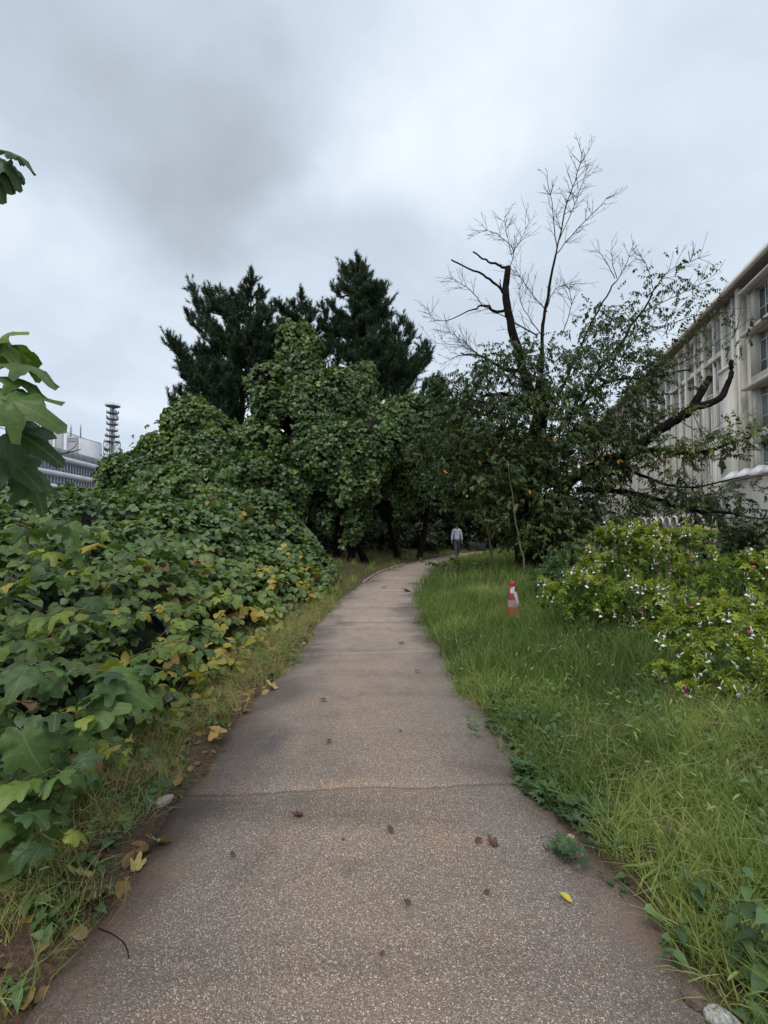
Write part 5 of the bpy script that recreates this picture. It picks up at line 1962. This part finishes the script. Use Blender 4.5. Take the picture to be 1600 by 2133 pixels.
for q, (px, py, h, n_, ls, lab) in enumerate([
    (1400, 1960, .14, 13, .055, 'leafy weed with round dark leaves at the near right verge'),
    (1560, 2010, .24, 15, .07, 'taller weed with pointed leaves at the lower right edge of the verge'),
    (1290, 1830, .10, 9, .05, 'small rooting weed creeping onto the path from the right'),
    (1480, 1900, .20, 12, .05, 'upright weed with dark stem between the near grasses')]):
    Yp = 1500 / (py - 1100)
    p_ = at(px, py, Yp)
    z0 = float(ground_z(p_[0], p_[1]))
    par = empty('leafy_weed', (p_[0], p_[1], z0), lab, 'weed', 'leafy weeds in the near right verge')
    Ps, Ys = [], []
    for s_ in range(3):
        top = np.array([p_[0] + rg.normal(0, .06), p_[1] + rg.normal(0, .05), z0 + h * rg.uniform(.7, 1.1)])
        cv = curve_pts([[p_[0], p_[1], z0], [(p_[0] + top[0]) / 2 + rg.normal(0, .02), (p_[1] + top[1]) / 2, z0 + h * .55], top], 8)
        MB().tube(cv, np.linspace(.003, .0015, 8), 4).build('stem', M['stem'], par)
        for k in range(n_ // 2):
            Ps.append(cv[min(7, 1 + k)])
            a_ = k * 2.4 + s_
            Ys.append([math.cos(a_), math.sin(a_), .1])
    n = len(Ps)
    leaves(par, OVATE, rg.integers(0, 3, n), np.array(Ps), frames(np.array(Ys), np.tile(UP, (n, 1)) + rg.normal(0, .3, (n, 3))), ls * rg.uniform(.6, 1.1, n), rg.uniform(.1, .8, n), M['herb'], 300, lc=True)

# ================================================================ the four-o'clock bushes
def flower_t():
    mb = MB()
    V, F = [], []
    k = 5
    for z, r_ in ((0, .05), (.25, .045), (.78, .06)):
        for q in range(k):
            a_ = q * 2 * PI / k
            V.append((r_ * math.cos(a_), r_ * math.sin(a_), -z))
    for i_ in range(2):
        for q in range(k):
            F.append((i_ * k + q, i_ * k + (q + 1) % k, (i_ + 1) * k + (q + 1) % k, (i_ + 1) * k + q))
    o = len(V)
    for q in range(10):
        a_ = q * 2 * PI / 10
        r_ = .26 if q % 2 == 0 else .17
        V.append((r_ * math.cos(a_), r_ * math.sin(a_), -1.0 + (.04 if q % 2 else 0)))
    for q in range(k):
        a, b_ = 2 * k + q, 2 * k + (q + 1) % k
        F += [(a, o + 2 * q, o + (2 * q + 1) % 10), (a, o + (2 * q + 1) % 10, b_), (b_, o + (2 * q + 1) % 10, o + (2 * q + 2) % 10)]
    return T(V, F)


FLO = [flower_t()]
fw_mats = []
for nm, c in (('white_petal', (.80, .77, .77)), ('pink_petal', (.62, .10, .28))):
    m, nt, b = mat_new(nm)
    nt.links.new(ramp(nt, noise_out(nt, 30, 2), [(.3, tuple(v * .85 for v in c)), (.7, c)]), b.inputs['Base Color'])
    b.inputs['Roughness'].default_value = .5
    b.inputs['Subsurface Weight'].default_value = 0
    fw_mats.append(m)
ROS = [join_t([((OVATE if q < 4 else NARROW)[(q + s) % 3], rotz_m(q * 2.4 + s, 1.05 - .07 * q) @ rotx_m(.1 + .13 * q), (0, 0, .05 + .09 * q)) for q in range(9)]) for s in range(4)]


def four_oclock(label, ells, base_px, Y, seed, nfl, tint=(.3, 1.0), dens=210, n_parts=300, fs=.082):
    rng = np.random.default_rng(seed)
    b_ = g0(base_px, Y)
    b_ = np.array(b_)
    par = empty('flowering_bush', b_, label, 'flowering bush', 'four o clock bushes right of the path')
    for k in range(11):
        e_ = ells[k % len(ells)]
        top = e_.c + rdir(1, rng)[0] * e_.r * .7
        p0 = b_ + [rng.normal(0, .12), rng.normal(0, .12), -.02]
        cv = curve_pts([p0, (p0 + top) / 2 + rng.normal(0, .06, 3), top], 8)
        MB().tube(cv, np.linspace(.010, .004, 8), 5).build('stem', M['stem'], par)
    Ps, Ns = shell_points(ells, dens, rng, .16, -.6, .1, .8)
    n = len(Ps)
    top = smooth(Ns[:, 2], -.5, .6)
    k_ = (rng.uniform(size=n) < .35 + .65 * top) & (fbm(Ps, 3.2, seed, 2) > .42)
    Ps, Ns, top = Ps[k_], Ns[k_], top[k_]
    n = len(Ps)
    Y_ = Ns * [1, 1, .5] + rng.normal(0, .6, (n, 3))
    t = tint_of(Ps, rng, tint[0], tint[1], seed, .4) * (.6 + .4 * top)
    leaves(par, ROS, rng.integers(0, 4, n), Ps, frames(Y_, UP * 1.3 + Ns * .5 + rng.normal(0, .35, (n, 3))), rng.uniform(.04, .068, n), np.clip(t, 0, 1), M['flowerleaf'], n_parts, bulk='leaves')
    # inner darker leaves
    n3 = int(sum(e_.r.prod() * 4.19 for e_ in ells) * 950)
    q_ = rng.integers(0, len(ells), n3)
    C_ = np.array([e_.c for e_ in ells])[q_]
    R_ = np.array([e_.r for e_ in ells])[q_]
    P3 = C_ + rdir(n3, rng) * rng.uniform(.2, .92, (n3, 1)) ** .4 * R_
    P3 = P3[P3[:, 2] > .12]
    n3 = len(P3)
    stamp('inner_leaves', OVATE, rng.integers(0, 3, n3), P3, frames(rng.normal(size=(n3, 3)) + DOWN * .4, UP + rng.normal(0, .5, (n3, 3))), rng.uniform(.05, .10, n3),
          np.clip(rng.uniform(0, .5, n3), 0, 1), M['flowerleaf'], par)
    # arching shoots that stand clear of the mass, each ending in a leafy head
    F1 = []
    up_ = np.nonzero(Ns[:, 2] > .1)[0]
    if len(up_):
        sp_, sy_ = [], []
        mb = MB()
        for q in rng.choice(up_, 16, replace=len(up_) < 16):
            d0 = Ns[q] * [1, 1, .6] + UP * .5 + rng.normal(0, .25, 3)
            d0 /= np.linalg.norm(d0)
            L = rng.uniform(.10, .26)
            p2 = Ps[q] + d0 * L * [1.2, 1.2, .8]
            cv = curve_pts([Ps[q] - d0 * .1, Ps[q] + d0 * L * .5, p2], 5)
            mb.tube(cv, np.linspace(.004, .002, 5), 4, False)
            for w_ in range(4):
                sp_.append(p2 + rng.normal(0, .022, 3) - d0 * .035 * w_)
                sy_.append(d0 + rng.normal(0, .6, 3))
            for w_ in range(2):
                F1.append(p2 + rng.normal(0, .025, 3))
        mb.build('shoots', M['stem'], par)['kind'] = 'stuff'
        sp_, sy_ = np.array(sp_), np.array(sy_)
        m2 = len(sp_)
        stamp('shoot_leaves', ROS, rng.integers(0, 4, m2), sp_, frames(sy_, UP + rng.normal(0, .4, (m2, 3))), rng.uniform(.035, .06, m2), rng.uniform(.55, 1, m2), M['flowerleaf'], par)
    # hanging flowers
    i_ = rng.choice(n, min(nfl, n), replace=False)
    F0 = Ps[i_] + Ns[i_] * .03
    N0 = Ns[i_]
    if F1:
        F0, N0 = np.vstack([F0, F1]), np.vstack([N0, np.zeros((len(F1), 3))])
    m_ = len(F0)
    fr = frames(rng.normal(size=(m_, 3)) * [1, 1, .2], UP + rng.normal(0, .33, (m_, 3)) - N0 * .45)
    for mt_i in (0, 1):
        kk = (rng.uniform(size=m_) < .93) if mt_i == 0 else ~kk
        key = ('fl', mt_i)
        if key not in _tm:
            _tm[key] = FLO[0].mesh(0, fw_mats[mt_i], 'flower')
        for r_ in np.nonzero(kk)[0]:
            o = link('flower', _tm[key], None, par)
            mm = np.eye(4)
            mm[:3, :3] = fr[r_] * fs * rng.uniform(.8, 1.15)
            mm[:3, 3] = F0[r_] - b_
            o.matrix_local = Matrix(mm.tolist())
    return n, n3


fb = []
fb.append(four_oclock('low flowering bush with white trumpets nearest the traffic cone', [E(1180, 1245, 62, 28, 6.4), E(1250, 1235, 62, 30, 6.3)], 1230, 6.5, 401, 26))
fb.append(four_oclock('tallest flowering bush, its pale crown in front of the cherry shade', [E(1245, 1142, 50, 32, 7.2), E(1310, 1160, 70, 52, 7.0), E(1270, 1115, 30, 18, 7.2), E(1345, 1112, 26, 16, 7.1), E(1240, 1195, 50, 40, 7.0)], 1280, 7.1, 402, 44))
fb.append(four_oclock('flowering bush in front of the arcade, thin white trumpets at its top', [E(1400, 1118, 52, 14, 7.4), E(1460, 1112, 30, 9, 7.4), E(1400, 1180, 80, 50, 7.0), E(1350, 1130, 40, 26, 7.4)], 1400, 7.2, 403, 30))
fb.append(four_oclock('dark-hearted flowering bush behind the near one, with a yellow leaf cluster', [E(1330, 1262, 74, 48, 5.9), E(1340, 1330, 70, 46, 5.6), E(1250, 1290, 64, 36, 6.0)], 1340, 5.8, 404, 26, (.05, .8)))
fb.append(four_oclock('flowering bush at the right edge, upper row', [E(1510, 1210, 80, 36, 6.2), E(1540, 1168, 30, 16, 6.2), E(1600, 1220, 70, 50, 6.0), E(1450, 1245, 60, 40, 6.0)], 1530, 6.1, 405, 40, (.1, .85)))
fb.append(four_oclock('flowering bush with many white trumpets in the middle of the right clump', [E(1430, 1330, 70, 46, 4.9), E(1500, 1300, 60, 46, 5.0), E(1420, 1268, 70, 34, 5.4), E(1570, 1290, 70, 46, 5.2)], 1450, 5.0, 406, 56))
fb.append(four_oclock('nearest flowering bush at the right edge, long trumpets hanging over the grass', [E(1420, 1420, 66, 36, 4.2), E(1520, 1385, 90, 62, 4.1), E(1610, 1360, 80, 90, 4.1), E(1530, 1440, 80, 50, 4.0), E(1590, 1480, 60, 50, 3.7)], 1540, 4.2, 407, 80, dens=190))
print('bush', fb)
# ferny green plants between the bushes and the cherry
for q, (px, py, rx, ry, Y, lab) in enumerate([(1140, 1195, 34, 22, 8.2, 'blue-green leafy herb at the foot of the cherry, left of the tall flowering bush'),
                                              (1190, 1175, 40, 40, 8.6, 'dark green herb bush tucked behind the tall flowering bush'),
                                              (1480, 1165, 60, 24, 8.2, 'fine-leaved green bush between the two rows of flowering bushes')]):
    leafy_tree('herb_bush', lab, 'bush', None, g0(px, Y), [Ell(px, py, rx, ry, Y, .5)], 430 + q, 260, M['herb'], SPRAY_DENSE, (.13, .24), (.0, .7), None)

# ================================================================ traffic cone
cp = at(1072, 1306, 7.1)
gz = float(ground_z(cp[0], 7.1))
cone = empty('traffic_cone', (cp[0], 7.1, gz), 'battered red traffic cone with peeling white tape, half sunk in tall grass', 'traffic cone')
m, nt, b = mat_new('faded_red_plastic')
no = noise_out(nt, 14, 5, rough=.7)
nt.links.new(ramp(nt, no, [(.3, (.20, .03, .028)), (.5, (.30, .045, .04)), (.72, (.26, .11, .09))]), b.inputs['Base Color'])
b.inputs['Roughness'].default_value = .55
red = m
MB().box(-.17, .17, -.17, .17, -.02, .02).build('base_plate', plain('black_rubber', (.03, .03, .03), .8), cone, local=True)
ns = 28
prof = [(.135, .021), (.126, .05), (.056, .52), (.038, .60)]
MB().lathe(prof, ns).build('body', red, cone, True, local=True)
MB().lathe([(.039, .601), (.041, .61), (.039, .650), (.028, .662), (.008, .665)], ns).build('cap', plain('red_cap', (.34, .04, .035), .6), cone, True, local=True)


def cone_r(z):
    return np.interp(z, [.05, .52, .60], [.126, .056, .038])


def tape(name, poly, mat, off):
    """poly: (angle, height) corners of a quad patch wrapped on the cone"""
    n = 8
    (a0, z0), (a1, z1), (a2, z2), (a3, z3) = poly
    V = []
    for i_ in range(n + 1):
        for j_ in range(n + 1):
            f, g_ = i_ / n, j_ / n
            a_ = (a0 * (1 - f) + a1 * f) * (1 - g_) + (a3 * (1 - f) + a2 * f) * g_
            z = (z0 * (1 - f) + z1 * f) * (1 - g_) + (z3 * (1 - f) + z2 * f) * g_
            r_ = cone_r(z) + off
            V.append((r_ * math.cos(a_), r_ * math.sin(a_), z))
    F = [(i_ * (n + 1) + j_, (i_ + 1) * (n + 1) + j_, (i_ + 1) * (n + 1) + j_ + 1, i_ * (n + 1) + j_ + 1) for i_ in range(n) for j_ in range(n)]
    return MB().add(V, F).build(name, mat, cone, True, local=True)


wt_ = plain('white_tape', (.52, .52, .55), .4, .4, .12, 25)
gr_ = plain('worn_grey_band', (.30, .22, .20), .7, .2, .3, 20)
tape('grey_band', [(-PI, .30), (.02, .30), (.02, .40), (-PI, .40)], gr_, .002)
tape('white_tape', [(-1.25, .33), (-.35, .36), (-.55, .575), (-1.75, .50)], wt_, .004)
tape('white_tape', [(-2.6, .50), (-1.75, .50), (-1.05, .60), (-2.6, .565)], wt_, .0045)
tape('black_tape', [(-1.3, .515), (-.5, .525), (-.7, .59), (-1.02, .597)], plain('black_tape', (.02, .02, .02), .5), .006)
cone.rotation_euler = (R(2), R(-3.5), R(8))

# ================================================================ the walker
wx, wy = at(952, 1160, 24)[0], 24.0
wz = .0
pr = empty('person', (wx, wy, wz), 'person in white long-sleeved shirt and grey trousers walking down the path towards us', 'person')


def skin_fig(name, verts, edges, radii, mat, sub=2, root=0):
    me = bpy.data.meshes.new(name)
    me.from_pydata(verts, edges, [])
    o = link(name, me, mat, pr)
    o.modifiers.new('skin', 'SKIN')
    sv = me.skin_vertices[0].data
    for k_, r_ in enumerate(radii):
        sv[k_].radius = (r_, r_) if not isinstance(r_, tuple) else r_
        sv[k_].use_root = (k_ == root)
    s_ = o.modifiers.new('sub', 'SUBSURF')
    s_.levels = s_.render_levels = sub
    return o


skinm = plain('skin', (.30, .18, .12), .6, .3, .06)
hairm = plain('black_hair', (.012, .011, .010), .6, .3, .2)
shirt = plain('white_shirt', (.56, .58, .64), .8, .2, .06, 12, bmp=.3, bscale=25)
trou = plain('grey_trousers', (.085, .085, .09), .85, .2, .12, 12, bmp=.3, bscale=25)
shoe = plain('dark_shoes', (.02, .018, .016), .5)
# one continuous body: pelvis, spine, head, arms, legs; facing -y, in stride
H = [(0, 0, .92), (0, 0, 1.10), (0, .01, 1.32), (0, .01, 1.44), (0, -.01, 1.53), (0, -.025, 1.62),
     (-.17, .01, 1.39), (-.235, .02, 1.12), (-.25, -.05, .88), (.17, .01, 1.39), (.235, .03, 1.12), (.26, .06, .88),
     (-.09, 0, .88), (-.085, -.16, .50), (-.08, -.24, .09), (.09, 0, .88), (.095, .05, .50), (.10, .36, .20),
     (-.255, -.07, .80), (.265, .06, .80)]
He = [(0, 1), (1, 2), (2, 3), (3, 4), (4, 5), (3, 6), (6, 7), (7, 8), (3, 9), (9, 10), (10, 11), (0, 12), (12, 13), (13, 14), (0, 15), (15, 16), (16, 17), (8, 18), (11, 19)]
skin_fig('body', H, He, [(.13, .09), (.12, .085), (.13, .09), (.06, .06), .05, .075, .05, .036, .026, .05, .036, .026, .075, .05, .032, .075, .05, .032, .022, .022], skinm)
skin_fig('shirt', [H[0], H[1], H[2], (0, .01, 1.42), H[6], H[7], H[8], H[9], H[10], H[11], (0, 0, .96)],
         [(10, 1), (1, 2), (2, 3), (3, 4), (4, 5), (5, 6), (3, 7), (7, 8), (8, 9), (0, 10)],
         [(.155, .115), (.15, .115), (.165, .12), (.085, .08), .078, .06, .045, .078, .06, .045, (.155, .12)], shirt, root=1)
skin_fig('trousers', [(0, 0, .93), H[12], H[13], (-.08, -.235, .13), H[15], H[16], (.10, .34, .24)], [(0, 1), (1, 2), (2, 3), (0, 4), (4, 5), (5, 6)],
         [(.15, .115), .105, .078, .062, .105, .078, .062], trou)
skin_fig('hair', [(0, .005, 1.66), (0, .03, 1.62), (0, -.03, 1.69)], [(0, 1), (0, 2)], [.088, .08, .05], hairm)
skin_fig('belt', [(-.02, 0, .955), (.02, 0, .955)], [(0, 1)], [(.15, .125), (.15, .125)], shoe, 1)
for sx, y0, z0, tl in ((-.08, -.24, .05, 0), (.10, .38, .16, -.6)):
    skin_fig('shoe', [(sx, y0 + .06, z0), (sx, y0 - .06, z0 - .005), (sx, y0 - .17, z0 - .015 + tl * .12)], [(0, 1), (1, 2)], [.045, .05, .036], shoe, 1)
for sx, hy in ((-1, -.075), (1, .06)):
    hx = .257 * sx
    mb = MB().tube([(hx, hy, .82), (hx, hy, .775), (hx, hy - .004, .735)], [.022, .036, .032], 8)
    for f_ in range(4):
        yy = hy - .027 + f_ * .018
        l_ = (.060, .070, .066, .052)[f_]
        mb.tube([(hx, yy, .74), (hx - sx * .004, yy - .002, .74 - l_ * .5), (hx - sx * .016, yy - .004, .74 - l_)], [.009, .008, .006], 6)
    mb.tube([(hx - sx * .01, hy - .030, .79), (hx - sx * .014, hy - .050, .765), (hx - sx * .018, hy - .055, .735)], [.011, .010, .007], 6)
    mb.build('hand', skinm, pr, True, local=True)
fc = MB()
fc.add([(-.012, -.105, 1.615), (.012, -.105, 1.615), (0, -.135, 1.60), (0, -.10, 1.645)], [(0, 2, 3), (2, 1, 3), (0, 1, 2)])
fc.build('nose', skinm, pr, local=True)
ey = MB().box(-.04, -.018, -.104, -.098, 1.638, 1.648).box(.018, .04, -.104, -.098, 1.638, 1.648)
ey.build('eyes', hairm, pr, local=True)
MB().box(-.024, .024, -.102, -.096, 1.568, 1.576).build('mouth', plain('lips', (.22, .08, .07), .6), pr, local=True)
for sx in (-1, 1):
    MB().tube([(.082 * sx, -.005, 1.59), (.09 * sx, 0, 1.62), (.084 * sx, 0, 1.645)], [.01, .016, .01], 6).build('ear', skinm, pr, True, local=True)
MB().add([(-.03, -.115, 1.435), (0, -.125, 1.40), (-.045, -.12, 1.40), (.03, -.115, 1.435), (.045, -.12, 1.40)], [(0, 2, 1), (3, 1, 4)]).build('collar', shirt, pr, local=True)

# ================================================================ small things on and beside the path
fall_m = {}
for nm, c in (('fresh_yellow', (.55, .47, .06)), ('dull_yellow', (.36, .30, .10)), ('dark_red', (.10, .035, .025)), ('brown', (.075, .045, .03)), ('orange', (.45, .28, .08))):
    m, nt, b = mat_new('fallen_' + nm)
    nt.links.new(ramp(nt, noise_out(nt, 70, 4), [(.3, tuple(v * .7 for v in c)), (.6, c), (.78, tuple(v * .5 for v in c))]), b.inputs['Base Color'])
    b.inputs['Roughness'].default_value = .6
    bump(nt, b, noise_out(nt, 90, 3), .5, .003)
    fall_m[nm] = m
FL_T = [strip_leaf([0, .1, .3, .6, .85, 1], [0, .2, .33, .30, .14, 0], .3, -.25, .02, 50), strip_leaf([0, .12, .35, .65, .9, 1], [0, .25, .34, .24, .1, 0], -.35, .3, .04, 51),
        polar_leaf([(1, 0, .5), (.75, 1, .5), (.75, -1, .5)], .45, 30, .05, -.25, .3, 52), kudzu_t(True, 9, True)]


def fallen(px, py, size, ang, mat, ti, label, tilt=.15, cat='fallen leaf', name='fallen_leaf', group='leaves fallen on the path'):
    Yp = 1500 / (py - 1100)
    p_ = at(px, py, Yp)
    z = max(0.004, float(ground_z(p_[0], p_[1])) + .01)
    t = FL_T[ti]
    V = t.V.copy()
    V[:, 1] -= .5
    V[:, 2] -= V[:, 2].min()
    me = raw_mesh(name, V, t.loops, t.tot)
    add_tint(me, np.full(len(V), .85), t.lc)
    me.materials.append(fall_m[mat])
    o = link(name, me, None, None, (p_[0], p_[1], z + .004 + size * .5 * abs(math.sin(tilt))))
    o.rotation_euler = (tilt, tilt * .5, ang)
    o.scale = (size,) * 3
    tag(o, label, cat, group)
    return o


fallen(1178, 1857, .055, 1.0, 'fresh_yellow', 0, 'bright yellow oval leaf lying on the path near its right edge')
fallen(1217, 1774, .035, 1.4, 'orange', 0, 'small orange-yellow leaf at the right edge, next to the twig')
fallen(615, 1691, .045, 1.9, 'dark_red', 2, 'dark red-brown leaf below the crack in the left half of the path')
fallen(812, 1720, .045, .2, 'brown', 1, 'narrow dark leaf standing upright in the middle of the path', .4)
fallen(995, 1743, .045, 2.3, 'dark_red', 1, 'curled dark leaf, left one of the pair right of the middle')
fallen(1022, 1742, .045, .5, 'dark_red', 2, 'reddish leaf, right one of the pair right of the middle')
fallen(484, 1768, .035, .3, 'dark_red', 1, 'small dark leaf on the grey left side of the path')
fallen(847, 1864, .035, .6, 'brown', 1, 'thin dark leaf below the middle of the path')
fallen(1012, 1845, .03, 2.0, 'dark_red', 1, 'small dark curled leaf left of the bright yellow one')
fallen(684, 1541, .045, 2.4, 'brown', 1, 'brown leaf above the crack, left of the middle')
fallen(714, 1738, .02, 1.5, 'brown', 1, 'tiny brown leaf fragment between the red-brown and the upright leaf')
fallen(795, 1966, .022, 2.2, 'brown', 1, 'thin brown leaf fragment low in the middle of the path')
fallen(833, 1518, .03, .9, 'brown', 0, 'small dark leaf just above the crack at the middle')
fallen(672, 1456, .06, 1.5, 'brown', 1, 'dark leaf on the left side between the crack and the straight joint')
fallen(868, 1397, .06, 1.2, 'brown', 1, 'dark speck of a leaf just this side of the straight joint')
fallen(835, 1340, .08, 1.5, 'brown', 1, 'dark leaf just beyond the straight joint')
fallen(842, 1232, .16, 1.4, 'brown', 2, 'flattened leaf far up the path before the bend')
fallen(800, 1226, .14, 1.6, 'brown', 1, 'second flattened leaf far up the path, left of the other')
fallen(318, 1756, .095, 2.6, 'dull_yellow', 2, 'large dull yellow lobed leaf hanging over the left path edge', .5, group='yellow leaves at the left edge')
fallen(288, 1785, .055, .3, 'dull_yellow', 2, 'smaller dull yellow leaf beside the large one at the left edge', .5, group='yellow leaves at the left edge')
fallen(440, 1540, .085, 1.2, 'orange', 3, 'three-part yellow leaf on the left edge above the crack', .3, group='yellow leaves at the left edge')
fallen(150, 1835, .08, 2.0, 'dull_yellow', 2, 'round yellow leaf low in the left verge', .5, group='yellow leaves at the left edge')
fallen(560, 1430, .10, 1.2, 'dull_yellow', 2, 'dull yellow leaf drooping at the left edge near the straight joint', .4, group='yellow leaves at the left edge')
fallen(350, 1610, .10, 2.5, 'dull_yellow', 2, 'pale olive leaf standing up in the left verge above the grey stone', .9, group='yellow leaves at the left edge')


def stone(px, py, size, mat, label, seed, flat=.6, ang=0):
    Yp = 1500 / (py - 1100)
    p_ = at(px, py, Yp)
    bm = bmesh.new()
    bmesh.ops.create_icosphere(bm, subdivisions=3, radius=1)
    V0 = np.array([v.co[:] for v in bm.verts])
    n_ = 1 + (fbm(V0 + seed, 1.3, seed, 3) - .5) * .9
    V0 = V0 * n_[:, None] * [1, .62, flat]
    for v, c in zip(bm.verts, V0):
        v.co = c
    me = bpy.data.meshes.new('stone')
    bm.to_mesh(me)
    bm.free()
    o = link('stone', me, mat, None, (p_[0], p_[1], max(0, float(ground_z(p_[0], p_[1]))) + size * .25))
    o.scale = (size,) * 3
    o.rotation_euler = (0, 0, ang)
    tag(o, label, 'stone')


stone(1112, 1582, .045, plain('pinkish_stone', (.42, .31, .27), .8, .3, .2, 30, bmp=.5, bscale=90), 'pinkish stone at the right path edge between the weed clumps', 3)
stone(338, 1668, .055, plain('grey_stone', (.34, .31, .27), .8, .3, .3, 30, bmp=.6, bscale=90), 'long pale grey stone at the left path edge beside the crack', 5, .5, 1.0)
stone(1505, 2098, .050, plain('mottled_stone', (.33, .32, .29), .8, .3, .6, 60, bmp=.6, bscale=120), 'mottled whitish stone in the bottom right corner', 8, .5, 2.4)
stone(1455, 2060, .045, plain('brown_stone', (.13, .09, .07), .85, .2, .3, 40, bmp=.6, bscale=90), 'brown stone half buried above the mottled one', 9, .5, 2.6)
stone(1190, 1732, .022, plain('tan_stone', (.40, .33, .20), .8, .2, .3, 40, bmp=.5, bscale=90), 'small tan stone at the right edge of the path', 12, .6, .4)
rg = np.random.default_rng(77)
for q, (pts, r_, mk, lab) in enumerate([
    ([(1210, 1765), (1150, 1748), (1118, 1736)], .0016, 'twig', 'thin straight twig lying across the right path edge'),
    ([(1130, 1745), (1138, 1760)], .0018, 'bark', 'short dark twig by the right edge of the worn patch'),
    ([(150, 2040), (240, 2012), (322, 1993)], .0014, 'stem', 'long pale grass stalk lying out over the lower left of the path'),
    ([(110, 2100), (150, 2040), (180, 1995)], .0013, 'stem', 'pale stalk crossing the long one at the lower left'),
    ([(180, 1930), (230, 1890), (272, 1840), (300, 1800)], .0013, 'stem', 'kinked dry stalk under the large yellow leaf'),
    ([(300, 1800), (325, 1825), (328, 1862)], .0010, 'stem', 'fine bent stalk hanging onto the path at the left'),
    ([(205, 1915), (240, 1930), (262, 1950), (268, 1975)], .0022, 'bark', 'curved dark rootlet on the muddy left margin'),
    ([(1370, 1890), (1440, 1960), (1500, 2060), (1540, 2120)], .0014, 'stem', 'long straw stalk slanting down the lower right verge'),
    ([(1240, 1720), (1275, 1745)], .006, 'cut', 'grey stub of wood at the right path edge beside the small tan stone')]):
    P = []
    for k, (px, py) in enumerate(pts):
        Yp = 1500 / (py - 1100)
        p_ = at(px, py, Yp)
        p_[2] = max(.004, float(ground_z(p_[0], p_[1]))) + .006 + (.03 if 0 < k < len(pts) - 1 and r_ < .002 else 0)
        P.append(p_)
    cv = curve_pts(P, 10) if len(P) > 2 else np.array(P)
    o = MB().tube(cv, np.linspace(r_, r_ * .7, len(cv)), 5).build('fallen_twig', M[mk])
    tag(o, lab, 'twig', 'twigs and stalks at the path edge')
# bare brown canes looping out of the bank
for q, (pts, lab) in enumerate([([(-30, 1235, 2.8), (60, 1258, 2.8), (110, 1300, 2.7), (180, 1320, 2.6)], 'bare grey-brown cane arching through the mulberry leaves at the left edge'),
                                ([(-40, 960, 2.2), (20, 948, 2.2), (90, 950, 2.2), (135, 944, 2.2), (168, 936, 2.2)], 'bare forked twig silhouetted against the distant white building')]):
    P = [at(*p_) for p_ in pts]
    e_ = empty('bare_cane', P[0], lab, 'cane')
    cv = curve_pts(P, 14)
    MB().tube(cv, np.linspace(.0045, .002, 14), 5).build('stem', M['twig'], e_, True)
    MB().tube(curve_pts([cv[10], cv[11] + [.01, 0, .02], cv[12] + [0, 0, .035]], 5), np.linspace(.002, .001, 5), 4).build('side_twig', M['twig'], e_)
